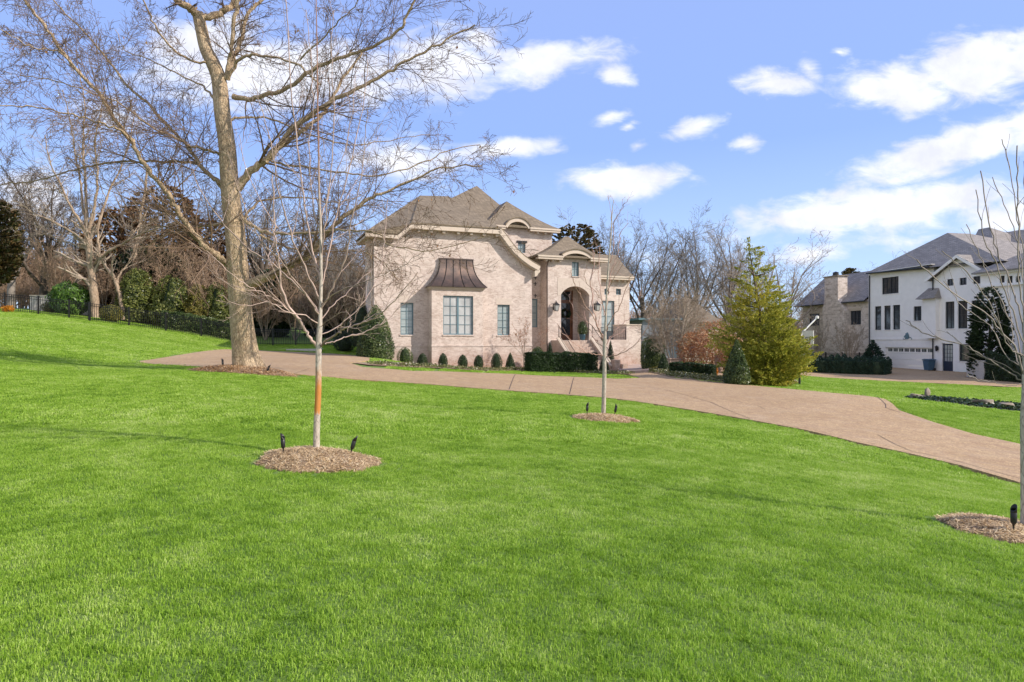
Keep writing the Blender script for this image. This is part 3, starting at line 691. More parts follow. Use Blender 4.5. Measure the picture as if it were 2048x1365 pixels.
# ---- the big oak
def big_tree():
    g=np.random.default_rng(11); base=GY(496,19.5); base.z+=.10
    Y=19.5
    wood=[];tw=[]
    def px(pts): return [(a,b) for a,b in pts]
    tr,rr=traced([(498,750),(496,735),(492,715),(489,690),(484,650),(480,600),(476,550),(473,500),(469,450),(462,400),(458,350),(454,293),(445,230),(438,161),(425,125),(412,98),(403,60),(396,29)],Y,Y,.3,.2,g,base,sub=5)
    ks=np.linspace(0,1,len(rr)); rr=np.interp(ks,[0,.03,.08,.15,.25,.4,.5,.62,.75,.88,1],[.60,.50,.43,.37,.325,.29,.27,.245,.215,.18,.165])
    V,Fc=tube_arrays(tr,rr,40)
    # root flare and ribs
    n=40; a=np.arange(n)*2*pi/n; Vr=V.reshape(-1,n,3); c=Vr.mean(1,keepdims=True); hgt=(c[:,0,2]-c[0,0,2])
    fl=np.exp(-np.maximum(hgt,0)/.35)[:,None]; rib=1+fl*(.16*np.cos(5*a+.5)+.08*np.cos(3*a+2))[None,:]+.02*np.cos(9*a+hgt[:,None]*1.5)+.012*np.cos(17*a-hgt[:,None]*2.0)
    Vr=c+(Vr-c)*rib[:,:,None]; V=Vr.reshape(-1,3)
    root=empty('oak_tree',base,0,'big bare tree with thick furrowed trunk and wide limbs, left of centre','tree')
    np_mesh('trunk',V,Fc,M['oakbark'],root,smooth=True)
    LIMBS=[ # pts, Yend, r0, r1, n_children
     ([(396,32),(378,15),(352,-5),(330,-60)],18.5,.15,.08,8),
     ([(400,38),(430,30),(452,18),(469,8),(500,-40)],20,.13,.08,8),
     ([(452,158),(459,120),(463,88),(470,40),(476,0),(480,-50)],19,.085,.05,14),
     ([(454,150),(470,112),(481,83),(493,35),(518,5),(560,-20)],20.2,.085,.045,16),
     ([(456,160),(470,128),(488,115),(518,112),(561,117),(600,135),(640,170)],18.3,.08,.02,14),
     ([(466,193),(490,198),(518,195),(576,176),(635,134),(684,115),(732,100),(791,68),(815,30),(830,-10)],17.8,.105,.03,28),
     ([(474,378),(505,340),(537,317),(586,259),(635,220),(684,193),(757,156),(806,127),(879,88),(950,50)],18.8,.17,.02,38),
     ([(530,325),(560,296),(600,264),(640,235),(659,210),(684,161),(708,127),(730,100)],20.6,.10,.03,16),
     ([(500,345),(532,322),(570,330),(610,335),(690,345),(760,352),(850,325),(900,300),(960,290)],20.5,.06,.012,16),
     ([(495,572),(520,560),(543,550),(592,526),(621,506),(640,482),(688,434),(737,400),(785,380),(882,337),(964,332)],18.6,.215,.014,38),
     ([(474,428),(505,452),(543,467),(621,467),(688,460),(751,465),(785,492),(862,501),(979,472)],17.6,.085,.008,26),
     ([(466,530),(455,528),(444,518),(425,505),(406,491),(385,464),(361,430),(342,395),(318,365),(293,337),(264,283),(229,239),(195,185),(146,132),(117,93),(78,39),(49,0),(30,-30)],17.2,.14,.03,52),
     ([(448,372),(434,361),(400,332),(376,293),(347,264),(303,215),(259,176),(220,127),(186,83),(146,44),(107,0)],20.5,.095,.02,36),
     ([(452,395),(432,360),(391,327),(350,323),(317,325),(220,325),(160,338),(122,347),(50,365),(-20,372)],21.5,.08,.015,26),
     ([(447,318),(437,307),(410,300),(381,293),(352,278),(303,254),(244,210),(171,181),(100,160),(40,150)],18.2,.065,.012,26),
     ([(264,283),(244,262),(210,249),(146,232),(73,215),(0,210),(-60,200)],16.0,.05,.012,20),
     ([(150,136),(122,105),(85,98),(49,88),(0,59)],16.3,.035,.012,12),
     ([(430,200),(400,170),(360,150),(300,120),(250,100),(230,60)],21.5,.05,.01,14),
     ([(520,470),(560,490),(620,505),(700,500),(760,520),(800,560)],20.5,.05,.008,16),
     ([(460,440),(430,450),(390,455),(330,470),(280,500)],22,.07,.012,18),
     ([(470,480),(500,420),(530,400),(600,395),(680,405),(740,380)],21.5,.07,.01,20),
     ([(440,250),(480,235),(540,240),(620,270),(700,290),(780,280),(860,270)],21.5,.06,.01,12),
     ([(430,130),(380,120),(330,80),(300,30),(280,-20)],18,.05,.02,12),
     ([(600,120),(660,60),(700,20),(740,-20)],16.8,.035,.012,14),
    ]
    P=dict(seg=[7,7,6,5],wob=[.07,.09,.10,.12],up=[.02,.01,.0,-.01],taper=[.3,.25,.3,.5],rmin=.0048,n=[7,7,5,0],t0=[.15,.12,.1,.1],ang=[(28,65),(28,60),(28,58),(30,55)],len=[.36,.46,.52,.5],rr=[.34,.45,.55,.5],short=.4)
    for pts,Ye,r0,r1,nc in LIMBS:
        # start depth: stay at the trunk for limbs that leave it
        Ys=Y
        if pts[0]==(264,283): Ys=18.1
        if pts[0]==(150,136): Ys=17.6
        if pts[0]==(530,325): Ys=19.3
        if pts[0]==(600,120): Ys=18.4
        L,rr2=traced(pts,Ys,Ye,r0*.84,r1,g,base,.02,5,.6)
        wood.append((L,rr2)); 
        Ln=np.linalg.norm(np.diff(L,axis=0),axis=1).sum(); Q=dict(P); Q['len']=[min(.40,2.4/Ln),.46,.52,.5]
        k=len(tw); spawn(tw,L,rr2,0,g,Q,Ln,t0=.12,num=nc*(1.15 if pts[-1][0]<300 else .95))
    tubes_mesh('limbs',wood,M['oakbark'],root,thick=12)
    tubes_mesh('twigs',tw,M['twig'],root)
    # dry leaves that still hang
    ends=np.array([l[0][-1] for l in tw if l[1].max()<.02]); k=g.choice(len(ends),130,replace=False)
    leaf_cards(ends[k],.10,M['brownleaf'],'dry_leaves',root,5,1.4)
    print('oak polylines',len(tw))
big_tree()

# ---- saplings
def sapling(base,Y,trunkpx,trad,BR,seed,label,mt,mb,ntw,name='sapling_tree',rk=1.0,Ptw=None):
    g=np.random.default_rng(seed)
    root=empty(name,base,0,label,'sapling','young bare trees on the lawn')
    L,_=traced(trunkpx,Y,Y,1,1,g,base,0,5)
    kk=np.linspace(0,1,len(L)); rr=np.interp(kk,[a for a,b in trad],[b for a,b in trad])
    tubes_mesh('trunk',[(L,rr)],mt,root,thick=16)
    P=Ptw or dict(seg=[6,5,4],wob=[.05,.07,.1],up=[.05,.06,.05],taper=[.4,.35,.5],rmin=.0016,n=[5,3,0],t0=[.15,.15,.1],ang=[(18,45),(22,50),(25,50)],len=[.32,.36,.4],rr=[.5,.55,.5],short=.4)
    w1=[];w2=[]
    for i,(pts,r0,r1,dy) in enumerate(BR):
        l,r=traced(pts,Y+dy[0],Y+dy[1],r0*rk,r1*rk*1.5,g,base,.006*Y/7,5)
        w1.append((l,r)); spawn(w2,l,r,0,g,P,None,t0=.25,num=ntw)
    tubes_mesh('branches',w1+w2,mb,root)
    return root
b1=GY(632,7.55); b1.z+=.06
S1=[([(634,693),(617,673),(598,640),(578,614),(563,577),(560,548),(555,508),(551,475),(548,416),(545,350)],.016,.003,(0,-.5)),
    ([(598,640),(565,610),(545,597),(522,584),(502,577),(462,548),(413,502)],.008,.002,(-.1,-.7)),
    ([(603,648),(581,617),(538,607),(512,594),(459,571),(413,535)],.007,.002,(-.1,.3)),
    ([(640,693),(660,676),(677,666),(690,657),(723,647),(752,633),(790,600),(835,545)],.014,.003,(0,-.5)),
    ([(650,689),(672,682),(693,675),(726,666),(760,648),(790,625),(850,560)],.009,.002,(-.05,.4)),
    ([(700,654),(712,630),(725,600),(735,560)],.004,.0015,(-.2,-.3)),([(720,648),(735,632),(745,618)],.003,.0015,(-.3,-.3)),
    ([(640,640),(627,607),(584,561),(545,528),(495,495),(452,452),(400,380),(385,340)],.013,.003,(0,.6)),
    ([(640,632),(620,600),(592,565),(560,520),(530,490),(500,440),(470,360),(455,300)],.010,.002,(0,-.6)),
    ([(640,600),(615,545),(590,490),(572,430),(556,380),(545,300),(520,210),(505,150)],.012,.002,(0,-.3)),
    ([(641,560),(625,500),(612,430),(600,330),(588,230),(577,100),(573,0),(572,-40)],.011,.003,(0,.5)),
    ([(641,580),(655,520),(668,450),(690,370),(712,280),(730,190),(735,120)],.011,.002,(0,.5)),
    ([(641,620),(665,575),(690,520),(702,450),(718,380),(728,300),(735,220)],.011,.002,(0,-.5)),
    ([(641,640),(665,612),(690,590),(720,560),(770,520),(800,480),(815,440)],.008,.002,(0,.5)),
    ([(642,520),(652,440),(662,340),(668,240),(664,120),(668,20)],.008,.002,(0,-.3)),
    ([(641,610),(685,580),(740,560),(790,540),(850,500)],.007,.0015,(0,-.7)),
    ([(639,650),(610,632),(570,622),(535,605),(480,612),(440,590)],.007,.0015,(0,-.8)),
    ([(641,470),(625,400),(620,300),(626,200),(620,100),(612,20)],.008,.002,(0,.2)),
    ([(641,440),(660,380),(690,300),(705,220),(712,150)],.006,.002,(0,.6)),
    ([(641,655),(655,640),(690,625),(700,640),(695,665)],.004,.0015,(0,-.5)),
    ([(640,540),(600,480),(560,460),(520,400),(490,330),(478,270)],.007,.002,(0,.8)),
    ([(640,670),(680,650),(730,600),(760,540),(770,470),(775,400)],.007,.002,(0,.9))]
sapling(b1,7.55,[(632,916),(633,850),(636,780),(637,690),(640,640),(642,560),(641,450),(638,380),(637,300),(635,200),(634,100),(632,0),(631,-80)],
        [(0,.046),(.04,.041),(.2,.038),(.3,.034),(.36,.022),(.45,.018),(.6,.013),(.8,.008),(1,.005)],S1,21,'tallest young tree with orange-stained pale trunk, standing at centre left',M['palebark'],M['paletwig'],6,rk=1.3)
b2=GY(1207,12.35); b2.z+=.05
T2=lambda x,y:(1100+x*.3663,380+y*.3663)
S2=[([T2(*p) for p in q],a,b,d) for q,a,b,d in [
    ([(297,900),(285,800),(250,720),(230,620),(225,500),(240,400),(236,330)],.015,.004,(0,.5)),
    ([(290,820),(260,740),(200,640),(160,570),(130,500),(115,440)],.010,.003,(0,-.5)),
    ([(285,800),(230,740),(150,690),(115,620),(105,570)],.008,.003,(0,.6)),
    ([(300,860),(350,780),(400,730),(430,700),(480,600),(500,540)],.009,.003,(0,.5)),
    ([(302,780),(340,700),(380,640),(430,500),(440,470)],.009,.003,(0,-.5)),
    ([(296,905),(250,900),(200,890),(160,860),(120,830),(60,770),(40,730)],.009,.0025,(0,-.7)),
    ([(300,915),(350,905),(400,890),(480,830),(530,760),(550,700)],.009,.0025,(0,-.5)),
    ([(308,640),(320,540),(335,440),(370,350),(380,250),(430,180)],.009,.003,(0,.4)),
    ([(318,420),(345,330),(345,200),(380,130),(425,50)],.008,.0025,(0,-.3)),
    ([(330,280),(335,150),(318,30)],.006,.002,(0,.1)),([(340,190),(385,110),(397,50)],.004,.002,(0,.1)),
    ([(305,700),(280,600),(250,560),(200,500),(185,440)],.007,.0025,(0,-.4)),
    ([(303,720),(290,640),(270,520),(265,400),(275,300)],.008,.0025,(0,.7)),
    ([(300,860),(250,820),(210,750),(190,660)],.007,.0025,(0,.8)),([(303,840),(350,800),(420,760),(470,740)],.006,.002,(0,.8)),
    ([(312,560),(350,480),(400,400),(440,350)],.006,.002,(0,-.6))]]
sapling(b2,12.35,[(1207,838),(1208,790),(1209,745),(1209,710),(1210,672),(1212,630),(1214,580),(1218,520),(1222,470),(1224,430),(1227,400)],
        [(0,.047),(.1,.042),(.38,.036),(.42,.026),(.6,.018),(.8,.012),(1,.006)],S2,22,'slender pale young tree standing in front of the brick house entrance',M['palebark2'],M['redtwig'],5,rk=1.25)
b3=GY(2050,5.7); b3.z+=.05
T3=lambda x,y:(1780+x*.6301,260+y*.6301)
S3=[([T3(*p) for p in q],a*.6,b,d) for q,a,b,d in [
    ([(425,800),(380,770),(320,735),(250,690),(150,660),(100,640),(50,605)],.013,.0035,(0,.3)),
    ([(425,810),(380,812),(330,800),(290,795),(245,775)],.006,.0025,(0,-.3)),
    ([(425,780),(395,690),(350,635),(300,580),(200,520),(120,450),(85,412)],.015,.0035,(0,-.3)),
    ([(427,740),(400,650),(360,560),(320,480),(285,400),(242,300)],.012,.003,(0,.4)),
    ([(427,700),(400,610),(365,520),(340,430),(300,350),(272,190)],.013,.003,(0,-.4)),
    ([(428,660),(405,560),(380,480),(345,400),(315,290),(287,130)],.014,.004,(0,.3)),
    ([(429,600),(410,500),(405,420),(408,300),(405,180),(403,50)],.013,.004,(0,-.2)),
    ([(429,560),(420,470),(410,380),(370,260),(325,150)],.010,.003,(0,.5)),
    ([(429,500),(425,380),(400,260),(380,120),(355,30)],.009,.003,(0,.2)),
    ([(427,760),(370,720),(330,640),(290,600),(230,560),(170,480)],.009,.003,(0,.5)),
    ([(427,790),(370,750),(300,720),(240,690),(180,640)],.008,.0025,(0,.6)),
    ([(427,720),(380,690),(340,600),(300,520),(230,440),(165,385)],.009,.003,(0,-.6)),
    ([(428,680),(440,560),(445,400),(430,260),(425,100)],.011,.003,(0,.4)),
    ([(427,770),(400,720),(385,640),(380,560),(372,480)],.009,.003,(0,.7)),
    ([(430,740),(470,640),(520,520),(560,400)],.012,.003,(0,.2)),([(430,780),(490,720),(560,650)],.01,.003,(0,-.2))]]
P3=dict(seg=[6,4],wob=[.05,.1],up=[.06,.05],taper=[.4,.5],rmin=.0018,n=[4,0],t0=[.15,.1],ang=[(16,42),(25,50)],len=[.28,.36],rr=[.5,.5],short=.5)
sapling(b3,5.7,[(2052,1072),(2052,1000),(2051,900),(2050,820),(2050,760),(2051,660),(2051,560),(2052,450),(2054,300)],
        [(0,.046),(.1,.042),(.35,.038),(.42,.028),(.6,.02),(1,.012)],S3,23,'leafless young tree with spreading grey branches, cut by the right edge',M['palebark2'],M['greytwig'],3,Ptw=P3)
# ------------------------------------------------------------------ building frames
class Frame:
    def __init__(s,o,ax,zb):
        s.O=Vector((o[0],o[1],0)); a=Vector((ax[0],ax[1],0)).normalized(); s.a=a; s.b=Vector((-a.y,a.x,0)); s.zb=zb; s.rz=math.atan2(a.y,a.x)
    def hp(s,px,py,d):
        rx=(px-CX)/F; Y=(d+s.O.dot(s.b))/(rx*s.b.x+s.b.y); P=Vector((rx*Y,Y,0))
        return ((P-s.O).dot(s.a), -(py-CY)/F*Y-s.zb)
    def x(s,px,d): return s.hp(px,682,d)[0]
    def z(s,px,py,d): return s.hp(px,py,d)[1]
    def p3(s,px,py,d): x,z=s.hp(px,py,d); return (x,d,z)
    def gz(s,x,y): p=s.O+s.a*x+s.b*y; return H(p.x,p.y)-s.zb
    def world(s,x,y,z=0): p=s.O+s.a*x+s.b*y; return Vector((p.x,p.y,s.zb+z))
def wall_mb(x0,x1,z0,z1,y,th,ops,mb=None):
    """wall panel facing -y with real openings"""
    mb=mb or MB(); xs=sorted({x0,x1,*[o[0] for o in ops],*[o[1] for o in ops]}); zs=sorted({z0,z1,*[o[2] for o in ops],*[o[3] for o in ops]})
    xs=[v for v in xs if x0<=v<=x1]; zs=[v for v in zs if z0<=v<=z1]
    def isop(xa,xb,za,zb):
        cx=(xa+xb)/2; cz=(za+zb)/2
        return any(o[0]<cx<o[1] and o[2]<cz<o[3] for o in ops)
    for i in range(len(xs)-1):
        for j in range(len(zs)-1):
            if isop(xs[i],xs[i+1],zs[j],zs[j+1]): continue
            for yy,fl in ((y,0),(y+th,1)):
                q=[(xs[i],yy,zs[j]),(xs[i+1],yy,zs[j]),(xs[i+1],yy,zs[j+1]),(xs[i],yy,zs[j+1])]
                mb.add(q,[(0,1,2,3) if not fl else (3,2,1,0)])
    for a,b,c,d in ops:   # reveals
        mb.add([(a,y,c),(a,y+th,c),(a,y+th,d),(a,y,d)],[(0,1,2,3)]); mb.add([(b,y,c),(b,y+th,c),(b,y+th,d),(b,y,d)],[(3,2,1,0)])
        mb.add([(a,y,c),(b,y,c),(b,y+th,c),(a,y+th,c)],[(0,1,2,3)]); mb.add([(a,y,d),(b,y,d),(b,y+th,d),(a,y+th,d)],[(3,2,1,0)])
    for a,b,c,d in ((x0,x0,z0,z1),(x1,x1,z0,z1)): mb.add([(a,y,c),(a,y+th,c),(a,y+th,d),(a,y,d)],[(0,1,2,3)])
    mb.add([(x0,y,z1),(x1,y,z1),(x1,y+th,z1),(x0,y+th,z1)],[(0,1,2,3)])
    return mb
def window(parent,x0,x1,z0,z1,y,cols,rows,fm,gm,sill=None,fw=.06,mw=.022,mull=1,name='window',sillmat=None):
    """frame set back in the opening; sash bars, glass and a sill"""
    b=MB(); yd=y+.09
    b.box(x0,x0+fw,yd,yd+.07,z0,z1); b.box(x1-fw,x1,yd,yd+.07,z0,z1); b.box(x0+fw,x1-fw,yd+.002,yd+.07,z1-fw,z1); b.box(x0+fw,x1-fw,yd+.002,yd+.07,z0,z0+fw)
    W_=(x1-x0)/mull
    for m in range(1,mull): xm=x0+W_*m; b.box(xm-fw*.75,xm+fw*.75,yd-.004,yd+.07,z0+fw,z1-fw)
    for m in range(mull):
        a=x0+W_*m+(fw if m==0 else fw*.75); c=x0+W_*(m+1)-(fw if m==mull-1 else fw*.75)
        for k in range(1,cols): xm=a+(c-a)*k/cols; b.box(xm-mw/2,xm+mw/2,yd+.02,yd+.055,z0+fw,z1-fw)
        for k in range(1,rows): zm=z0+fw+(z1-z0-2*fw)*k/rows; b.box(a,c,yd+.023,yd+.052,zm-mw/2,zm+mw/2)
    w=b.build(name,fm,parent)
    MB().box(x0+.005,x1-.005,yd+.058,yd+.066,z0+.005,z1-.005).build('pane',gm,w)
    if sill: MB().box(x0-.06,x1+.06,y-.05,y+.09,z0-sill,z0-.003).build('sill',sillmat or M['brick'],w,bevel=.008)
    return w
def slab(mb,pts,th=.12):
    return mb.prism(pts,(0,0,-th))
def hip(mb,x0,x1,y0,y1,z0,ra,rb,zt,flare=1.25,n=7,th=.12):
    """bell-cast hip roof: eave rectangle, ridge from ra to rb (x,y), rings between"""
    def ring(t):
        a=[(x0,y0),(x1,y0),(x1,y1),(x0,y1)]; b=[ra,rb,rb,ra]
        if ra[0]==rb[0]: b=[ra,ra,rb,rb]
        return [(p[0]*(1-t)+q[0]*t,p[1]*(1-t)+q[1]*t,z0+(zt-z0)*t**flare) for p,q in zip(a,b)]
    vs=[];fs=[]
    for i in range(n+1): vs+=ring(i/n)
    for i in range(n):
        for k in range(4): fs.append((i*4+k,i*4+(k+1)%4,i*4+4+(k+1)%4,i*4+4+k))
    fs.append((n*4,n*4+1,n*4+2,n*4+3))
    b=len(vs); vs+=[(x,y,z-th) for x,y,z in ring(0)]; fs+=[(k,(k+1)%4,b+(k+1)%4,b+k) for k in range(4)]; fs.append((b+3,b+2,b+1,b))
    return mb.add(vs,fs)
def arc(cx,cz,r,a0,a1,n=14): return [(cx+r*cos(R(a0+(a1-a0)*i/n)),cz+r*sin(R(a0+(a1-a0)*i/n))) for i in range(n+1)]
def arch3(p0,pc,p1,n=14):
    """circular arc through three (x,z) points"""
    (ax,ay),(bx,by),(cx,cy)=p0,pc,p1
    d=2*(ax*(by-cy)+bx*(cy-ay)+cx*(ay-by)); ux=((ax*ax+ay*ay)*(by-cy)+(bx*bx+by*by)*(cy-ay)+(cx*cx+cy*cy)*(ay-by))/d
    uy=((ax*ax+ay*ay)*(cx-bx)+(bx*bx+by*by)*(ax-cx)+(cx*cx+cy*cy)*(bx-ax))/d; r=math.hypot(ax-ux,ay-uy)
    t0=math.atan2(ay-uy,ax-ux); t1=math.atan2(cy-uy,cx-ux)
    return [(ux+r*cos(t0+(t1-t0)*i/n),uy+r*sin(t0+(t1-t0)*i/n)) for i in range(n+1)]

# ------------------------------------------------------------------ the brick house
HF=Frame((-8.37,40.0),(.925,.379),-1.9)
def brick_house():
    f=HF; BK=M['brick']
    root=empty('brick_house',(f.O.x,f.O.y,f.zb),f.rz,'pale washed-brick house with brown hipped roofs, copper-hooded bay and arched entry','house')
    zb=-1.0   # walls run below grade
    # --- wing front wall
    xl=f.x(748,0); xr=f.x(1064,0); zt=f.z(900,600,0)
    def o4(a,b,c,d,dd=0):  # px rect -> x0,x1,z0,z1 (using centre column for z)
        m=(a+b)/2; return (f.x(a,dd),f.x(b,dd),f.z(m,d,dd),f.z(m,c,dd))
    wl=o4(801,827,606,670); wr=o4(995,1019.5,610,671)
    ztop=max(wl[3],wr[3])+.02
    b=wall_mb(xl,xr,zb,ztop,0,.3,[wl,wr])
    top=[(xl,ztop)]+[(xr,ztop),f.hp(1063,528,0),f.hp(1052,517,0),f.hp(1040,504,0),f.hp(1028,487,0),f.hp(1015,468,0),f.hp(1005,459,0),f.hp(1000,457,0),f.hp(823,450,0),f.hp(788,480,0),f.hp(786,470,0),(xl,f.z(748,466,0))]
    b.xz(top,0,.3)
    x1=xr; z5=f.z(1063,528,0); yb=9.5; zl=f.z(748,466,0)
    ybl=3.0; b.box(xl,xl+.3,.3,ybl,zb,zl); b.box(x1-.3,x1,.3,yb,zb,z5)
    b.build('front_wing_wall',BK,root)
    window(root,*wl,0,2,4,M['winblue'],M['blinds'],sill=.08); window(root,*wr,0,2,4,M['winblue'],M['blinds'],sill=.08)
    for w_ in (wl,wr): MB().box(w_[0]-.12,w_[1]+.12,-.012,.05,w_[3]+.004,w_[3]+.42).build('lintel',M['plaster'],root,bevel=.006)
    # --- bay
    bd=-.85
    bx0=f.x(863.5,bd); bx1=f.x(966,bd); bz1=f.z(915,581,bd); ow=o4(886.5,946.5,592,670,bd)
    b=wall_mb(bx0,bx1,zb,bz1,bd,.25,[ow]); b.box(bx0,bx0+.25,bd+.25,-.002,zb,bz1); b.box(bx1-.25,bx1,bd+.25,-.002,zb,bz1)
    b.build('bay_wall',BK,root)
    window(root,*ow,bd,2,4,M['winblue'],M['curtain'],sill=.08,mull=2,fw=.07)
    zc=f.z(915,692,bd); MB().box(bx0-.025,bx1+.025,bd-.03,-.003,zc-.05,zc+.04).build('brick_band',BK,root)
    MB().box(xl-.02,bx0-.03,-.03,.01,zc-.05,zc+.04).build('brick_band',BK,root); MB().box(bx1+.03,xr+.02,-.03,.01,zc-.05,zc+.04).build('brick_band',BK,root)
    c=MB(); zc0=f.z(915,582,bd); zc1=f.z(915,575,bd)
    c.box(bx0-.03,bx1+.03,bd-.04,-.002,bz1+.003,zc0+.09); c.box(bx0-.09,bx1+.09,bd-.10,-.002,zc0+.095,zc1-.05); c.box(bx0-.13,bx1+.13,bd-.15,-.002,zc1-.045,zc1)
    c.build('bay_cornice',M['trim'],root,bevel=.01)
    # copper hood: concave flare
    hb=zc1+.005; ht=f.z(915,519,-.15); e0=(bx0-.2,bx1+.2,bd-.25); e1=(f.x(880,-.15),f.x(946,-.15),-.15); NN=12
    def ringh(t):
        s=1-(1-t)**2.4   # pulls in quickly near the eave
        return (e0[0]+(e1[0]-e0[0])*s,e0[1]+(e1[1]-e0[1])*s,e0[2]+(e1[2]-e0[2])*s,hb+(ht-hb)*t)
    cu=MB(); vs=[];fs=[]
    for i in range(NN+1):
        a,bb,y,z=ringh(i/NN); vs+=[(a,-.002,z),(a,y,z),(bb,y,z),(bb,-.002,z)]
    for i in range(NN):
        for k in range(3): fs.append((i*4+k,i*4+k+1,i*4+5+k,i*4+4+k))
    fs.append((NN*4,NN*4+1,NN*4+2,NN*4+3)); fs.append((3,2,1,0)); cu.add(vs,fs)
    hood=cu.build('copper_hood',M['copper'],root,smooth=False)
    def seam(fr,side=None):
        pts=[]
        for i in range(NN+1):
            a,bb,y,z=ringh(i/NN); pts.append((a+(bb-a)*fr,y-.012,z+.006))
        return pts
    for fr in (0,.2,.4,.6,.8,1): MB().tube(seam(fr),.026,4).build('standing_seam',M['dark'],hood)
    a,bb,y,z=ringh(1); MB().box(a-.04,bb+.04,y-.04,0,z-.02,z+.05).build('hood_cap',M['copper'],hood)
    # --- wing roof
    SH=M['shingle']; dE=-.45
    def P(px,py,d): return f.p3(px,py,d)
    A=P(731,463,dE); A2=P(795,468,dE); A3=P(823,445,dE); Bq=P(1002,456,dE); C=P(840,397,4.4); D=P(897,393,4.4)
    Dz=D[2]; C=(C[0],4.4,Dz-.12); D=(D[0],4.4,Dz)
    prof=[P(1002,455,dE),P(1011,466,dE),P(1021,480,dE),P(1034,496,dE),P(1049,510,dE),P(1064,521,dE),P(1081,531,dE)]
    r=MB(); slab(r,[A,A2,A3,C],.1); slab(r,[A3,Bq,D,C],.1)
    # right-hand slope follows the curved rake back along the wing
    yb2=9.9
    pr=[(p[0],p[2]) for p in prof]
    r.xz([(x,z) for x,z in pr]+[(x,z-.1) for x,z in reversed(pr)],dE,yb2)
    # upper right slope ridge to rake
    slab(r,[D,(D[0],yb2,Dz),(pr[0][0],yb2,pr[0][1]),Bq],.1)
    slab(r,[(C[0],C[1],C[2]),A,(A[0],3.4,A[2])],.1); slab(r,[(C[0],C[1],C[2]),(A[0],3.4,A[2]),(C[0],7.5,A[2])],.1); slab(r,[C,D,(D[0],yb2,Dz),(C[0],yb2,C[2])],.1)
    r.build('wing_roof',SH,root)
    # fascia, rake and soffit
    t=MB(); A3f=P(823,446,dE); Bf=P(1003,457.5,dE)
    def band(pts,h,y0,y1,mb):
        up=[(p[0],p[2]-.10) for p in pts]; lo=[(x,z-h) for x,z in up]; mb.xz(up+lo[::-1],y0,y1)
    band([A2,A3f],.26,dE-.02,dE+.06,t); band([A3f,Bf],.26,dE-.02,dE+.06,t); band([A,A2],.2,dE-.02,dE+.06,t)
    cur=[]; 
    for i,p in enumerate(prof):
        a=prof[max(i-1,0)];b2=prof[min(i+1,len(prof)-1)]; tx,tz=b2[0]-a[0],b2[2]-a[2]; l=math.hypot(tx,tz); cur.append((p[0]-tz/l*-.10*-1*-1,p[2]-tx/l*.10, -tz/l, tx/l))
    outer=[(p[0],p[2]-.101) for p in prof]; inner=[(p[0]-.30*abs(c[2])*1.0,p[2]-.10-.30*abs(c[3])) for p,c in zip(prof,cur)]
    t.xz(outer+inner[::-1],dE-.02,dE+.06)
    t.build('fascia',M['trim'],root)
    s=MB(); s.xz(inner+[(x-.03,z-.06) for x,z in inner][::-1],dE+.062,-.002)
    s.prism([ (A3f[0],dE+.062,A3f[2]-.3),(Bf[0],dE+.062,Bf[2]-.3),(Bf[0],-.002,Bf[2]-.3),(A3f[0],-.002,A3f[2]-.3)],(0,0,-.05))
    s.prism([ (A[0],dE+.062,A[2]-.25),(A2[0],dE+.062,A2[2]-.25),(A2[0],-.002,A2[2]-.25),(A[0],-.002,A[2]-.25)],(0,0,-.05))
    s.box(A[0]+.02,xl-.002,-.0,3.2,A[2]-.32,A[2]-.2)
    s.build('soffit',M['trim'],root)
    rb=MB(); x2,z2=inner[-1]
    rb.xz([(x2-.28,z2-.02),(x2+.12,z2+.08),(x2+.10,z2-.10),(x2-.02,z2-.18),(x2-.10,z2-.34),(x2-.28,z2-.42)],dE,-.002); rb.build('kneeler',M['trim'],root)
    for px in (836,861,886,915,941,966,992):
        x,z=f.hp(px,451+(px-823)*.062,-.1); 
        MB().xz([(x-.09,z-.24),(x+.09,z-.24),(x+.09,z-.42),(x-.09,z-.42)],dE+.1,-.003).build('eave_bracket',M['trim'],root)
    # left return: downspout and quoined corbels in shade
    d=MB()
    d.tube([(xl-.10,.25,zl-.5),(xl-.10,.25,zb+.4)],.05,8); d.build('downspout',M['trim'],root)
    for k,(z0_,z1_) in enumerate(((zl-1.35,zl-.35),(zl-2.6,zl-1.5))):
        MB().xz([(xl-.34,z0_+.25),(xl-.34,z1_),(xl-.002,z1_),(xl-.002,z0_)],.35,1.2).build('side_corbel',M['brick_red'],root)
    # --- upper tower
    T=3.0
    tx0=f.x(975,T); tx1=f.x(1104,T); tz0=f.z(1040,545,T); tz1=f.z(1060,461,T)
    tw=o4(1036,1051,486,506,T)
    b=wall_mb(tx0,tx1,tz0-2,tz1,T,.3,[tw]); b.box(tx0,tx0+.3,T+.3,T+7,tz0-2,tz1); b.box(tx1-.3,tx1,T+.3,T+7,tz0-2,tz1)
    dT=T-.45; ap0=f.hp(1011,452,dT); ap1=f.hp(1039,437,dT); ap2=f.hp(1061,455,dT)
    ar=arch3(ap0,ap1,ap2); b.xz([(ap0[0],tz1-.1)]+[(x,z) for x,z in arch3((ap0[0]+.02,ap0[1]),(ap1[0],ap1[1]-.02),(ap2[0]-.02,ap2[1]))]+[(ap2[0],tz1-.1)],T+.001,T+.25)
    b.build('tower_wall',BK,root)
    window(root,*tw,T,2,2,M['winblue'],M['blinds'])
    MB().box(tw[0]-.1,tw[1]+.1,T-.06,T+.06,tw[3],tw[3]+.14).build('lintel',M['dark'],root)
    apx=f.hp(1013.5,403,5.6); ex0=f.x(966,dT); ex1=f.x(1121,dT); ez=f.z(1100,457,dT)
    r=MB(); hip(r,ex0,ex1,dT,T+7.4,ez,(apx[0],5.6),(apx[0],7.0),apx[1],1.18); r.build('tower_roof',SH,root)
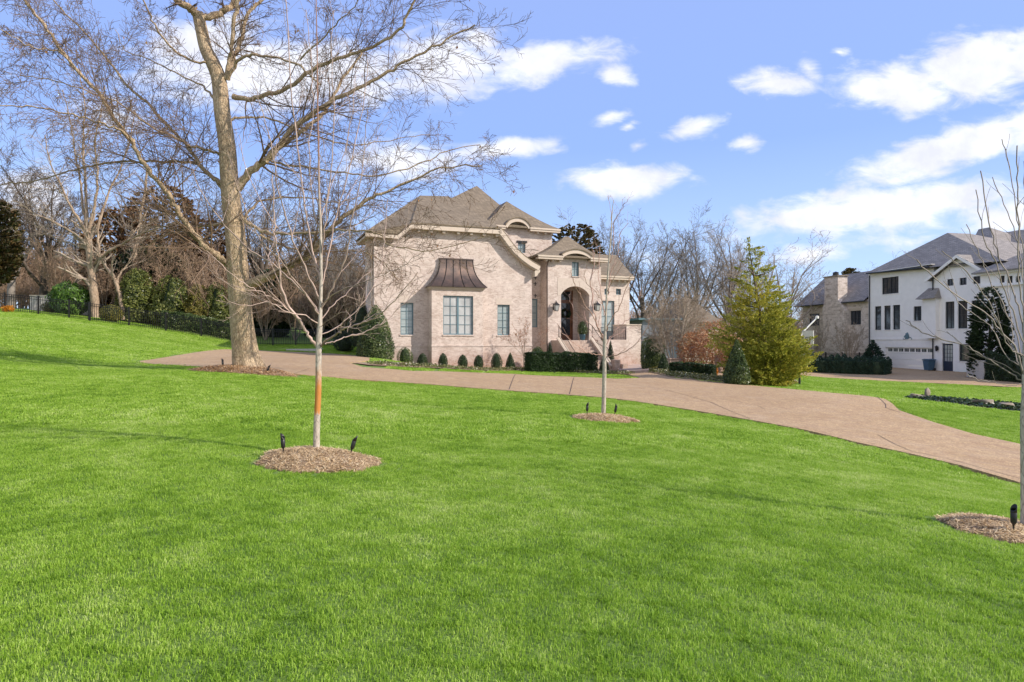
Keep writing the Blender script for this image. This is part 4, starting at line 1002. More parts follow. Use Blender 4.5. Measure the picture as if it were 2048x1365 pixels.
    def eyebrow(parent,pa,pb,pc,y0,y1,th,depth):
        o=arch3(pa,pb,pc,18); cxm=(pa[0]+pc[0])/2
        n=len(o); inn=[(x+(cxm-x)*.0 - (x-cxm)/max(.3,abs(pc[0]-pa[0])/2)*th*.55, z-th*(1-.45*abs((x-cxm)/((pc[0]-pa[0])/2))**2)) for x,z in o]
        MB().xz(o+inn[::-1],y0,y1).build('arched_trim',M['trim'],parent)
        rr_=MB(); o2=[(cxm+(x-cxm)*1.05,z+.07) for x,z in o]; rr_.xz(o2+[(x,z+.004) for x,z in o][::-1],y0-.06,depth); rr_.build('eyebrow_roof',M['shingle'],parent)
    eyebrow(root,ap0,ap1,ap2,dT-.03,dT+.5,.26,T+2.6)
    def eave(px0,px1,d,zz,y1,mb,dep=.2):
        xa,xb=f.x(px0,d) if px0>50 else px0, f.x(px1,d) if px1>50 else px1
        mb.box(xa,xb,d-.06,d+.04,zz-.02,zz+.10); mb.box(xa+.03,xb-.03,d-.01,y1-.002,zz-.16,zz-.022)
    for q_ in ((990,1012),(1060,1121)): e=MB(); eave(*q_,dT,ez-.13,T,e); e.build('eave_trim',M['trim'],root)
    for px in (1073,1088,1101):
        x=f.x(px,T); MB().box(x-.07,x+.07,dT+.15,T-.002,ez-.42,ez-.292).build('eave_bracket',M['trim'],root)
    # --- main roof behind
    ax=f.hp(953.6,372,10); r=MB(); mz=f.z(900,452,3.5)
    hip(r,f.x(755,12),ax[0]+2.1,3.6,14,mz,(ax[0],10),(ax[0],10.6),ax[1],1.0); r.build('main_roof',SH,root)
    MB().box(f.x(765,12),ax[0]+1.6,4.4,13.4,zb,mz-.1).build('main_wall',BK,root)
    # --- recessed link wall with narrow window
    D2=1.64; E=.5
    lx0=xr-.01; lx1=f.x(1095,E)+.0; lw=o4(1063.5,1075,598,655,D2)
    lw=(xr+.12,f.x(1075.5,D2),lw[2],lw[3])
    b=wall_mb(lx0,lx1-.002,zb,f.z(1075,515,D2),D2,.25,[lw]); b.build('link_wall',M['brick_red'] if False else BK,root)
    window(root,*lw,D2,1,4,M['winblue'],M['blinds'])
    for py in (556,568,592):
        x=f.x(1070.5,D2); z=f.z(1070,py,D2); k=MB(); k.box(x-.13,x+.13,D2-.03,D2-.002,z-.02,z+.02); k.box(x-.02,x+.02,D2-.034,D2-.001,z-.13,z+.13); k.build('tie_rod_star',M['dark'],root)
    # --- entry block
    nx0=f.x(1095,E); nx1=f.x(1202,E); ez1=f.z(1150,521,E)
    ao=o4(1122,1178.5,590,681,E); uw=o4(1144,1158,524.5,553,E)
    bz0=zb
    crown=f.hp(1150,573,E); arp=arch3((ao[0],ao[3]),(((ao[0]+ao[1])/2),crown[1]),(ao[1],ao[3]),16)
    op=(ao[0],ao[1],ao[2],crown[1]+.0)
    b=wall_mb(nx0,nx1,bz0,ez1,E,.45,[op,uw])
    b.xz([(ao[0],crown[1]-.001)]+arp+[(ao[1],crown[1]-.001)],E+.001,E+.449)
    b.box(nx0,nx0+.3,E+.45,T-.01,bz0,ez1); b.box(nx1-.3,nx1,E+.45,T-.01,bz0,ez1)
    dR=E-.45
    q0=f.hp(1127,508,dR); q1=f.hp(1153.5,500,dR); q2=f.hp(1181,512,dR); qa=arch3(q0,q1,q2)
    b.xz([(q0[0],ez1-.05)]+[(x,z-.02) for x,z in qa]+[(q2[0],ez1-.05)],E+.002,E+.25)
    b.build('entry_wall',BK,root)
    window(root,*uw,E,2,2,M['winblue'],M['blinds'],sill=.07)
    # pale surround of the arch
    zs=f.z(1150,558,E); s=MB(); sx0=f.x(1113,E); sx1=f.x(1188,E)
    s.xz([(ao[0]-.28,zs),(ao[0]-.28,ao[3]-.1)]+[(ao[0],ao[3]-.1)]+arp+[(ao[1],ao[3]-.1),(ao[1]+.28,ao[3]-.1),(ao[1]+.28,zs)],E-.015,E+.002)
    s.build('arch_surround',M['plaster'],root)
    # porch: back wall with door, floor, ceiling, side walls
    yd=E+1.75; fz=ao[2]
    p=MB(); p.box(ao[0]-.9,ao[0]-.7,E+.45,yd,fz,crown[1]+.3); p.box(ao[1]+.02,ao[1]+.2,E+.45,yd,fz,crown[1]+.3); p.box(ao[0]-.9,ao[1]+.2,E+.45,yd,crown[1]+.31,crown[1]+.4)
    dx0=f.x(1116,yd); dx1=f.x(1146,yd); dz0=fz+.02; dz1=f.z(1135,581,yd)
    dx0=max(dx0,ao[0]-.55)
    wall_mb(ao[0]-.7,ao[1]+.02,fz,crown[1]+.3,yd,.2,[(dx0,dx1,dz0,dz1)],p); p.build('porch_wall',BK,root)
    fr=MB(); ftr=f.z(1135,602,yd)
    fr.box(dx0,dx0+.09,yd+.02,yd+.14,dz0,dz1); fr.box(dx1-.09,dx1,yd+.02,yd+.14,dz0,dz1); fr.box(dx0+.09,dx1-.09,yd+.02,yd+.14,dz1-.08,dz1); fr.box(dx0+.09,dx1-.09,yd+.02,yd+.14,ftr-.05,ftr+.05)
    fr.build('door_frame',M['wood'],root)
    dr=MB(); a0,a1=dx0+.1,dx1-.1; zz0,zz1=dz0+.01,ftr-.06
    dr.box(a0,a0+.1,yd+.05,yd+.1,zz0,zz1); dr.box(a1-.1,a1,yd+.05,yd+.1,zz0,zz1); dr.box(a0+.1,a1-.1,yd+.05,yd+.1,zz1-.12,zz1); dr.box(a0+.1,a1-.1,yd+.05,yd+.1,zz0,zz0+.35)
    door=dr.build('front_door',M['wood'],root)
    def lattice(par,xa,xb,za,zb_,n):
        m=MB(); hh=(zb_-za)/n
        for i in range(n):
            z_=za+hh*i; m.tube([(xa,yd+.06,z_),(xb,yd+.06,z_+hh)],.014,4); m.tube([(xb,yd+.064,z_),(xa,yd+.064,z_+hh)],.014,4)
        m.build('iron_lattice',M['dark'],par)
    lattice(door,a0+.1,a1-.1,zz0+.35,zz1-.12,3); MB().box(a0+.1,a1-.1,yd+.08,yd+.09,zz0+.35,zz1-.12).build('pane',M['glass'],door)
    MB().tube([(a1-.05,yd+.0,zz0+1.0),(a1-.05,yd+.0,zz0+1.25)],.012,6).build('door_handle',M['dark'],door)
    tl=MB().box(a0,a1,yd+.085,yd+.095,ftr+.05,dz1-.08).build('transom',M['glass'],root); lattice(tl,a0,a1,ftr+.05,dz1-.08,1)
    # porch floor / landing
    st=MB(); lz=fz-.003; st.box(nx0+.3,nx1-.3,E+.0,yd,lz-.4,lz)
    yo=-1.05
    st2x0=f.x(1113,-.3); st2x1=f.x(1186,-.3); yo=-.35; nst=8; run=.31
    st.box(st2x0,st2x1,yo,E-.004,zb,lz); st.build('porch_landing',M['brick_red'],root)
    yend=yo-run*nst; gz0=f.gz((st2x0+st2x1)/2,yend); rise=(lz-gz0)/(nst+1)
    stp=MB()
    for i in range(nst): stp.box(st2x0+.26,st2x1-.26,yo-run*(i+1),yo-run*i-(.001 if i else .002),zb,lz-rise*(i+1))
    stp.build('steps',M['brick_red'],root)
    for xx in (st2x0,st2x1-.25):
        ck=MB().prism([(xx,yo-.003,zb),(xx,yend-.2,zb),(xx,yend-.2,gz0+.32),(xx,yo-.003,lz+.12)],(.25,0,0)).build('stair_cheek',M['brick_red'],root)
        MB().prism([(xx-.04,yend-.25,gz0+.29),(xx-.04,yo-.003,lz+.123),(xx-.04,yo-.003,lz+.20),(xx-.04,yend-.25,gz0+.37)],(.33,0,0)).build('coping',M['trim'],ck)
    for k_,px_ in enumerate((1232,1247)):
        x_=f.x(px_,-3.2); g_=f.gz(x_,-3.2); MB().box(x_-.22,x_+.22,-3.4,-2.96,g_-.4,g_+.75-.3*k_).build('stair_pier',M['brick_red'],root,bevel=.01)
    # handrail with scrolls of iron
    def rail(pts,hh,name='handrail'):
        h=MB(); h.tube([(x,y,z+hh) for x,y,z in pts],.02,6); h.tube([(x,y,z+.12) for x,y,z in pts],.012,5)
        for i in range(len(pts)-1):
            a=Vector(pts[i]);b_=Vector(pts[i+1]); k=max(1,int((b_-a).length/.14))
            for j in range(k+1): q=a.lerp(b_,j/k); h.tube([q+Vector((0,0,.05)),q+Vector((0,0,hh))],.009,4)
        h.tube([pts[0],(pts[0][0],pts[0][1],pts[0][2]+hh+.05)],.022,6); h.tube([pts[-1],(pts[-1][0],pts[-1][1],pts[-1][2]+hh+.05)],.022,6)
        return h.build(name,M['dark'],root)
    rail([(st2x0+.12,yo-.05,lz+.2),(st2x0+.12,yend-.1,gz0+.36)],.8)
    rail([(st2x1-.12,yo-.05,lz+.2),(st2x1-.12,yend-.1,gz0+.36)],.8)
    # entry roof
    pk=f.hp(1130,473,2.9); rx0=f.x(1074,dR); rx1=f.x(1217,dR); rz_=f.z(1150,513,dR)
    r=MB(); hip(r,rx0,rx1,dR,6.0,rz_,(pk[0],2.9),(pk[0]+.3,2.9),pk[1],1.35); r.build('entry_roof',SH,root)
    eyebrow(root,(q0[0]-.1,q0[1]-.06),q1,(q2[0]+.1,q2[1]-.06),dR-.03,dR+.5,.26,E+1.7)
    for q_ in ((1076,1127),(1181,1217)): e=MB(); eave(*q_,dR,rz_-.13,E,e); e.build('eave_trim',M['trim'],root)
    for px in (1091,1104,1118,1187,1198):
        x=f.x(px,E-.1); MB().box(x-.07,x+.07,dR+.15,E-.002,rz_-.42,rz_-.292).build('eave_bracket',M['trim'],root)
    MB().tube([(nx0-.02,dR+.2,rz_-.25),(nx0-.07,E-.1,rz_-.7),(nx0-.07,E-.1,zb+1.2)],.045,8).build('downspout',M['copper'],root)
    # wall lanterns
    for px in (1112.5,1194.5):
        x,z=f.hp(px,614,E-.3); L=MB(); k=.17
        L.box(x-.1,x+.1,E-.02,E-.002,z-.2,z+.25); L.tube([(x,E-.02,z+.2),(x,E-.15,z+.42),(x,E-.3,z+.40)],.014,5)
        for sx_,sy in ((-1,-1),(1,-1),(1,1),(-1,1)): L.tube([(x+sx_*k*.62,E-.3+sy*k*.62,z-.27),(x+sx_*k,E-.3+sy*k,z+.13)],.013,4)
        L.box(x-k*.66,x+k*.66,E-.3-k*.66,E-.3+k*.66,z-.30,z-.27)
        L.add([(x-k*1.15,E-.3-k*1.15,z+.13),(x+k*1.15,E-.3-k*1.15,z+.13),(x+k*1.15,E-.3+k*1.15,z+.13),(x-k*1.15,E-.3+k*1.15,z+.13),(x,E-.3,z+.36)],[(0,1,4),(1,2,4),(2,3,4),(3,0,4),(3,2,1,0)])
        L.lathe([(.02,0),(.035,.03),(.01,.09)],(x,E-.3,z+.34),8)
        w_=L.build('wall_lantern',M['dark'],root)
        g_=MB(); kk=.9; g_.add([(x-k*.6*kk,E-.3-k*.6*kk,z-.265),(x+k*.6*kk,E-.3-k*.6*kk,z-.265),(x+k*.6*kk,E-.3+k*.6*kk,z-.265),(x-k*.6*kk,E-.3+k*.6*kk,z-.265),(x-k*kk,E-.3-k*kk,z+.125),(x+k*kk,E-.3-k*kk,z+.125),(x+k*kk,E-.3+k*kk,z+.125),(x-k*kk,E-.3+k*kk,z+.125)],[(0,1,5,4),(1,2,6,5),(2,3,7,6),(3,0,4,7)]); g_.build('lantern_glass',M['curtain'],w_)
    # --- right wing
    G_=1.5; gx0=nx1-.01; gx1=f.x(1259,G_); gz1=f.z(1230,558,G_)
    w1=o4(1209,1218,578,590,G_); w2=o4(1232,1242,578,590,G_); w3=o4(1203,1229,602,679,G_)
    b=wall_mb(gx0,gx1,zb,gz1,G_,.3,[w1,w2,w3]); b.box(gx1-.3,gx1,G_+.3,9,zb,gz1); b.build('right_wing_wall',BK,root)
    window(root,*w1,G_,2,2,M['winblue'],M['glass']); window(root,*w2,G_,2,2,M['winblue'],M['glass']); window(root,*w3,G_,2,5,M['winblue'],M['blinds'],mull=1)
    dG=G_-.45; r=MB(); ze=f.z(1230,551.5,dG); rp0=f.hp(1196,508,4.6); rp1=f.hp(1233,511,4.6)
    hip(r,gx0-2.0,f.x(1268,dG),dG,9.4,ze,(rp0[0]-1,4.6),(rp1[0],4.6),rp1[1],1.1); r.build('right_wing_roof',SH,root)
    e=MB(); eave(gx0+.01,1268,dG,ze-.13,G_,e); e.build('eave_trim',M['trim'],root)
    for px in (1212,1224,1236,1248,1257):
        x=f.x(px,G_-.1); MB().box(x-.07,x+.07,dG+.15,G_-.002,ze-.42,ze-.292).build('eave_bracket',M['trim'],root)
    # terrace in front of it
    tz=f.z(1235,680,-.2); tt=MB(); ta=f.x(1196,-.6); tb=f.x(1282,-.6)
    tt.box(ta,tb-1.15,-.6,G_-.002,zb,tz); tt.build('terrace_base',BK,root)
    t2=MB(); zt2=f.z(1267,651,-.6); t2.box(f.x(1253,-.6),tb,-.602,G_-.3,zb,zt2); t2.build('terrace_pier',BK,root)
    MB().box(f.x(1252,-.6),tb+.04,-.65,G_-.28,zt2+.002,zt2+.07).build('coping',M['trim'],root)
    rr_=[(ta+.3,-.5,tz),(f.x(1253,-.6)-.03,-.5,tz)]; rail(rr_,.85,'terrace_rail')
    k=MB(); xq=(rr_[0][0]+rr_[1][0])/2
    return root,dict(fz=fz,yd=yd,ao=ao,a0=a0,a1=a1,zz0=zz0,zz1=zz1,st2x0=st2x0)
HROOT,HI=brick_house()
# wreath and potted shrub at the door
def wreath():
    f=HF; x=(HI['a0']+HI['a1'])/2; z=f.z(1134,627,HI['yd']); c=f.world(x,HI['yd']-.06,z)
    root=empty('door_wreath',c,f.rz,'round dark leafy wreath hanging on the front door','wreath'); g=np.random.default_rng(4)
    a=g.uniform(0,2*pi,900); b=g.uniform(0,2*pi,900); rr=.26+.09*np.cos(b)*g.uniform(.4,1.2,900)
    P=np.stack([rr*np.cos(a),-.02+.06*np.sin(b),rr*np.sin(a)],-1); leaf_cards(P,.09,M['darkever'],'leaves',root,4,0)
    MB().tube([(.26*cos(t*2*pi/24),.01,.26*sin(t*2*pi/24)) for t in range(25)],.03,6).build('ring',M['twig'],root)
wreath()
# ------------------------------------------------------------------ the white house next door
NF=Frame((38.9,60.0),(.196,-.981),-2.9)
def white_house():
    f=NF; ST=M['stucco']; DF=M['darkframe']; GL=M['glass']
    root=empty('white_house',(f.O.x,f.O.y,f.zb),f.rz,'large white stucco house with grey hipped roofs and garage, at right','house')
    def o4(a,b,c,d,dd=0): m=(a+b)/2; return (f.x(a,dd),f.x(b,dd),f.z(m,d,dd),f.z(m,c,dd))
    zb=-1.0
    x0=f.x(1737,0); xs=f.x(1868,0); ze=f.z(1810,538,0)
    gar=o4(1771,1866,695.6,740,0); gar=(gar[0],gar[1],f.z(1820,739,0)-.25,f.z(1820,695.6,0))
    ops=[gar,o4(1763.7,1797,554.7,588),o4(1749.5,1762.4,613,660.5),o4(1768,1781,612.5,660.3),o4(1785.6,1800,611.8,659.8),o4(1827,1842.6,613,642)]
    z3=ops[2][2]; z4=ops[2][3]
    for i in (2,3,4): ops[i]=(ops[i][0],ops[i][1],z3,z4)
    b=wall_mb(x0,xs,zb,ze,0,.3,ops); b.box(x0,x0+.3,.3,11,zb,ze); b.build('garage_wing_wall',ST,root)
    window(root,*ops[1],0,2,3,DF,GL,mull=2,sill=.06,sillmat=ST)
    for i in (2,3,4): window(root,*ops[i],0,1,1 if i<2 else 4,DF,GL,sill=.06,sillmat=ST)
    window(root,*ops[5],0,2,3,DF,GL,sill=.05,sillmat=ST)
    MB().box(x0,gar[1],-.05,-.002,f.z(1800,680,0),f.z(1800,678,0)+.04).build('band_course',ST,root)
    # garage door
    g0,g1,h0,h1=gar; d=MB(); n=4; hh=(h1-h0)/n
    for i in range(n): d.box(g0+.02,g1-.02,.16,.2,h0+hh*i+.008,h0+hh*(i+1)-.008)
    gd=d.build('garage_door',M['white'],root,bevel=.01)
    zt=h1-.10
    for i in range(8):
        xa=g0+.12+(g1-g0-.24)*(i+.14)/8; xb=g0+.12+(g1-g0-.24)*(i+.86)/8
        MB().box(xa,xb,.15,.158,zt-.30,zt).build('pane',GL,gd); m=MB(); 
        for k in (1,2): m.box(xa+(xb-xa)*k/3-.012,xa+(xb-xa)*k/3+.012,.14,.149,zt-.3,zt)
        m.build('glazing_bar',M['white'],gd)
    # bump-out with slate hood
    bb=-.7; bx0=f.x(1845,bb); bx1=f.x(1871,bb); bz0=f.z(1858,677,bb); bz1=f.z(1858,598,bb)
    MB().box(bx0,bx1,bb,-.002,bz0,bz1).build('bump_out',ST,root,bevel=.01)
    hd=MB(); e0,e1=bx0-.45,bx1+.2; zt_=f.z(1850,578,-.1)
    hd.add([(e0,bb-.4,bz1),(e1,bb-.4,bz1),(e1,-.002,bz1),(e0,-.002,bz1),(e0+.6,-.2,zt_),(e1-.3,-.2,zt_),(e1-.3,-.002,zt_),(e0+.6,-.002,zt_)],[(0,1,5,4),(1,2,6,5),(3,0,4,7),(4,5,6,7),(3,2,1,0)])
    hd.build('slate_hood',M['slate'],root)
    # ornamental horse head and scroll above the garage
    hx,hz=f.hp(1814,673,-.05); o=MB()
    o.xz([(hx-.22,hz-.28),(hx+.16,hz-.28),(hx+.24,hz-.05),(hx+.16,hz+.2),(hx+.02,hz+.38),(hx-.03,hz+.26),(hx-.13,hz+.3),(hx-.16,hz+.15),(hx-.36,hz-.02),(hx-.34,hz-.12),(hx-.14,hz-.08)],-.09,-.002)
    o.tube([(hx+.1,-.05,hz-.24),(hx+.4,-.05,hz-.1),(hx+.62,-.05,hz-.26),(hx+.5,-.05,hz-.34)],.03,6); o.tube([(hx-.1,-.05,hz-.26),(hx-.4,-.05,hz-.3),(hx-.5,-.05,hz-.2)],.03,6)
    o.build('wall_ornament',M['winblue'],root)
    # gable section
    G1=-.25; q0=f.x(1868,G1); q1=f.x(1990,G1); pk=f.hp(1922,510,G1); le=f.hp(1862,557,G1); re=f.hp(1984,546,G1)
    zg=f.z(1920,560,G1)
    gop=[o4(1884,1906,687,742,G1),o4(1918,1957,688.5,723.5,G1),o4(1890.5,1908.7,603.7,657.5,G1),o4(1915.5,1934.5,602,657.5,G1),o4(1943,1962,601,657.5,G1),
         o4(1894,1906.7,558.5,572,G1),o4(1919,1933,556,570.5,G1),o4(1946,1960.5,553,568,G1)]
    gop[0]=(gop[0][0],gop[0][1],gop[0][2]-.2,gop[0][3])
    zz=max(o[3] for o in gop)+.05
    b=wall_mb(q0,q1,zb,zz,G1,.3,gop); b.xz([(q0,zz),(q1,zz),(q1,re[1]-.1),(pk[0],pk[1]-.12),(q0,le[1]-.1)],G1,G1+.3); b.box(q0,q0+.02,G1+.3,0,zb,ze-.3)
    b.box(q1-.3,q1,G1+.3,8,zb,zz); b.build('gable_wall',ST,root)
    for i in (1,2,3,4): window(root,*gop[i],G1,2,3 if i==1 else 4,DF,GL,sill=.06,sillmat=ST)
    for i in (5,6,7): window(root,*gop[i],G1,2,2,DF,GL,fw=.05)
    # door
    a,c,d0,d1=gop[0]; dd=MB(); m_=(d0+d1)/2
    dd.box(a+.02,a+.16,G1+.1,G1+.15,d0,d1-.02); dd.box(c-.16,c-.02,G1+.1,G1+.15,d0,d1-.02); dd.box(a+.16,c-.16,G1+.1,G1+.15,d0,d0+1.05); dd.box(a+.16,c-.16,G1+.1,G1+.15,d1-.16,d1-.02)
    for k in (1,2): xx=a+.16+(c-a-.32)*k/3; dd.box(xx-.015,xx+.015,G1+.11,G1+.14,d0+1.05,d1-.16)
    for k in (1,2,3): zq=d0+1.05+(d1-d0-1.21)*k/4; dd.box(a+.16,c-.16,G1+.112,G1+.138,zq-.015,zq+.015)
    door=dd.build('side_door',M['navy'],root); MB().box(a+.16,c-.16,G1+.141,G1+.147,d0+1.05,d1-.16).build('pane',M['curtain'],door)
    MB().lathe([(.01,0),(.035,.02),(.01,.05)],(c-.09,G1+.06,d0+.95),8).build('door_handle',M['dark'],door)
    # wall lamp beside it
    x,z=f.hp(1873.5,698,G1-.15); L=MB(); L.lathe([(.05,-.22),(.09,-.18),(.12,.12),(.16,.16),(.03,.3)],(x,G1-.18,z),6); L.box(x-.05,x+.05,G1-.06,G1-.002,z-.12,z+.2); L.box(x-.02,x+.02,G1-.2,G1-.05,z+.24,z+.27); L.build('wall_lamp',M['dark'],root)
    # roof of the gable
    r=MB(); gd_=5.5; ov=-.45
    L0=(le[0]-.25,G1+ov,le[1]-.12); PK=(pk[0],G1+ov,pk[1]+.02); R0=(re[0]+.25,G1+ov,re[1]-.12)
    r.prism([L0,PK,(pk[0],G1+ov,pk[1]-.12),(L0[0],L0[1],L0[2]-.14)],(0,gd_,0)); r.prism([PK,R0,(R0[0],R0[1],R0[2]-.14),(pk[0],G1+ov,pk[1]-.12)],(0,gd_,0)); r.build('gable_roof',M['slate'],root)
    for A_,B_ in ((L0,PK),(PK,R0)):
        MB().prism([(A_[0],G1+ov-.05,A_[2]-.02),(B_[0],G1+ov-.05,B_[2]-.02),(B_[0],G1+ov-.05,B_[2]-.3),(A_[0],G1+ov-.05,A_[2]-.3)],(0,.05,0)).build('bargeboard',M['white'],root)
    # downspouts
    x,z=f.hp(1867.5,0,G1-.05); MB().tube([(x-.05,G1-.1,f.z(1867,555,G1)),(x-.05,G1-.1,zb+.7)],.06,8).build('downspout',M['darkframe'],root)
    x=f.x(1739,-.08); MB().tube([(x,-.1,ze-.2),(x,-.1,zb+.7)],.055,8).build('downspout',M['darkframe'],root)
    # main slate roof
    dA=-.5; e0=f.p3(1733,546,dA); zE=e0[2]
    ap=f.hp(1895,466,5.0); r=MB()
    # rectangle eave, ridge running away from the viewer's right
    x_e1=f.x(2010,dA)
    apz=ap[1]; r.add([ (e0[0],dA,zE),(x_e1,dA,zE-.6),(x_e1,12,zE-.6),(e0[0],12,zE),(ap[0],5.0,apz),(ap[0],7.6,apz) ],[(0,1,4),(1,2,5,4),(2,3,5),(3,0,4,5)])
    r.add([ (e0[0],dA,zE-.12),(x_e1,dA,zE-.72),(x_e1,12,zE-.72),(e0[0],12,zE-.12)],[(0,1,2,3)])
    r.build('main_roof',M['slate'],root,recalc=True)
    g=MB(); g.tube([(e0[0],dA-.05,zE-.08),(xs,dA-.05,zE-.28)],.07,8); g.build('gutter',M['darkframe'],root)
    MB().box(x0,f.x(1862,dA),dA+.02,-.002,ze+.0,ze+.05).build('soffit',M['white'],root)
    # right hand part: porch band and second roof
    K=-1.2; k0=f.x(1985,0)+.02; k1=f.x(2240,K)
    zc=f.z(2010,546,K); kop=[o4(1999,2009,552,566,K),o4(2014,2025,552.5,567,K),o4(2031,2041,553,567.5,K)]
    b=wall_mb(k0,k1,zb,zc,K,.3,kop); b.build('porch_wall',ST,root)
    for q in kop: window(root,*q,K,1,1,DF,GL,fw=.05)
    MB().box(k0-.1,k1,K-.35,K-.002,zc-.0,zc+.22).build('cornice',M['white'],root)
    MB().box(k0-.1,k1,K-.25,K-.002,f.z(2010,570,K)-.1,f.z(2010,570,K)+.08).build('band_course',M['white'],root)
    r=MB(); hip(r,k0-.4,k1+.4,K-.5,6.5,zc+.225,(k0+3.0,2.8),(k1-3,2.8),f.z(2000,520,2.8)+1.0,1.0); r.build('porch_roof',M['slate'],root)
    u0=f.x(1950,6); u1=f.x(2500,6); uz=f.hp(2005,515,6)[1]; 
    b=MB(); b.box(u0+1,u1,6.6,16,zb,uz); b.build('rear_wall',ST,root)
    r=MB(); p1=f.hp(1957,459,10.5); hip(r,u0-1.5,p1[0]+6.5,5.9,17,uz,(p1[0],10.5),(p1[0]+1.2,10.5),p1[1],1.0); r.build('rear_roof',M['slate'],root)
    p2=f.hp(2012,465,12.5); r=MB(); hip(r,p2[0]-3,u1,7.5,19,f.hp(2012,512,7.5)[1],(p2[0],12.5),(p2[0]+1.5,12.5),p2[1],1.0); r.build('rear_roof',M['slate'],root)
    return root
white_house()
def stone_wing():
    f=Frame((38.9,60.0),(.196,-.981),-2.9); ST=M['stone']
    root=empty('stone_house',f.world(f.x(1672,.2),0,0),f.rz,'low stone-walled house with grey slate roof and stone chimney, left of the white one','house')
    dx=f.x(1672,.2)
    def P(b,name,mat,par=root,**k): o=b.build(name,mat,par,**k); 
    def sh(b): b.v=[(x-dx,y,z) for x,y,z in b.v]; return b
    y=.2; x0=f.x(1606,y); x1=f.x(1737,y)-.05; ze=f.z(1700,602,y); zb=-1
    def o4(a,b,c,d,dd=y): m=(a+b)/2; return (f.x(a,dd)-dx,f.x(b,dd)-dx,f.z(m,d,dd),f.z(m,c,dd))
    ops=[o4(1618.7,1639,628,652),o4(1694.7,1722,622,650)]
    b=wall_mb(x0-dx,x1-dx,zb,ze,y,.4,ops); b.box(x0-dx,x0-dx+.4,y+.4,9,zb,ze); b.build('wall',ST,root)
    for q in ops:
        window(root,*q,y,2,2,M['darkframe'],M['glass'],sill=.08,sillmat=ST,mull=2); MB().box(q[0]-.1,q[1]+.1,y-.02,y+.05,q[3]+.003,q[3]+.25).build('lintel',M['trim'],root)
    ra=f.hp(1651,555,4.2); rb=f.hp(1742,548,4.2); ev=f.z(1669,606,y-.5)
    e0=f.x(1590,y-.5)-dx; e1=x1-dx
    r=MB(); zr=max(ra[1],rb[1]); V=[(e0,y-.5,ev),(e1,y-.5,ev),(e1,4.2,zr),(ra[0]-dx,4.2,zr),(e0,8.8,ev),(e1,8.8,ev)]
    r.add(V+[(x,yy,z-.14) for x,yy,z in (V[0],V[1],V[5],V[4])],[(0,1,2,3),(0,3,4),(3,2,5,4),(0,6,7,1),(6,9,8,7),(4,9,6,0)])
    r.build('roof',M['slate'],root)
    MB().tube([(e0,y-.56,ev-.06),(e1,y-.56,ev-.06)],.06,8).build('gutter',M['darkframe'],root)
    c0=f.x(1652,-.3)-dx; c1=f.x(1679,-.3)-dx; zt=f.z(1664,555,-.3); zm=f.z(1664,602,-.3)
    c=MB(); c.xz([(c0-.3,zb),(c1+1.1,zb),(c1+1.0,zm-1.2),(c1,zm+.1),(c1,zt),(c0,zt),(c0,zm),(c0-.3,zm-.8)],-.5,.7); ch=c.build('chimney',ST,root)
    MB().box(c0-.1,c1+.1,-.6,.8,zt+.002,zt+.14).build('chimney_cap',M['rock'],ch); MB().lathe([(.35,0),(.3,.35),(.34,.38),(.05,.5)],((c0+c1)/2,.1,zt+.142),10).build('chimney_pot',M['dark'],ch)
stone_wing()

# wheelie bin
def bin_():
    p=G(1859,742); p=NF.world(NF.x(1859,-.9),-.95,0); p.z=H(p.x,p.y)+.04
    root=empty('wheelie_bin',p,NF.rz,'blue plastic wheelie bin beside the white garage door','bin')
    b=MB(); b.add([(-.26,-.30,.06),(.26,-.30,.06),(.26,.30,.06),(-.26,.30,.06),(-.34,-.38,.95),(.34,-.38,.95),(.34,.38,.95),(-.34,.38,.95)],[(0,1,5,4),(1,2,6,5),(2,3,7,6),(3,0,4,7),(4,5,6,7),(3,2,1,0)]); b.build('body',M['binblue'],root,bevel=.02)
    b=MB(); b.xz([(-.38,.96),(.38,.96),(.36,1.03),(.15,1.08),(-.15,1.08),(-.36,1.03)],-.42,.44); b.build('lid',M['binblue'],root,bevel=.01)
    for s in (-1,1):
        w_=MB().lathe([(.02,-.03),(.13,-.03),(.14,0),(.13,.03),(.02,.03)],n=16).build('wheel',M['dark'],root,loc=(s*.29,.33,.14)); w_.rotation_euler=(0,R(90),0)
bin_()
# low pale wall by the neighbour's garage door
def simple_wall(name,pa,pb,h,th,mat,label,cat,cap=None):
    d=(pb-pa); d.z=0; L=d.length; rz=math.atan2(d.y,d.x); root=empty(name,pa,rz,label,cat)
    g0=0; b=MB(); n=max(2,int(L/1.5)); 
    zs=[H(*(pa+d*(i/n)).xy)-pa.z for i in range(n+1)]
    b.box(0,L,0,th,min(zs)-.4,h); b.build('wall',mat,root)
    if cap: MB().box(-.04,L+.04,-.04,th+.04,h+.002,h+.07).build('coping',cap,root)
    return root
simple_wall('garden_wall',GY(1933,50),GY(1968,47.5),1.35,.5,M['concrete'],'low pale plastered wall right of the navy door of the white house','wall')
simple_wall('retaining_wall',GY(1661,64),GY(1737,60.5),.95,.3,M['concrete'],'pale retaining wall behind the juniper hedge near the stone house','wall')
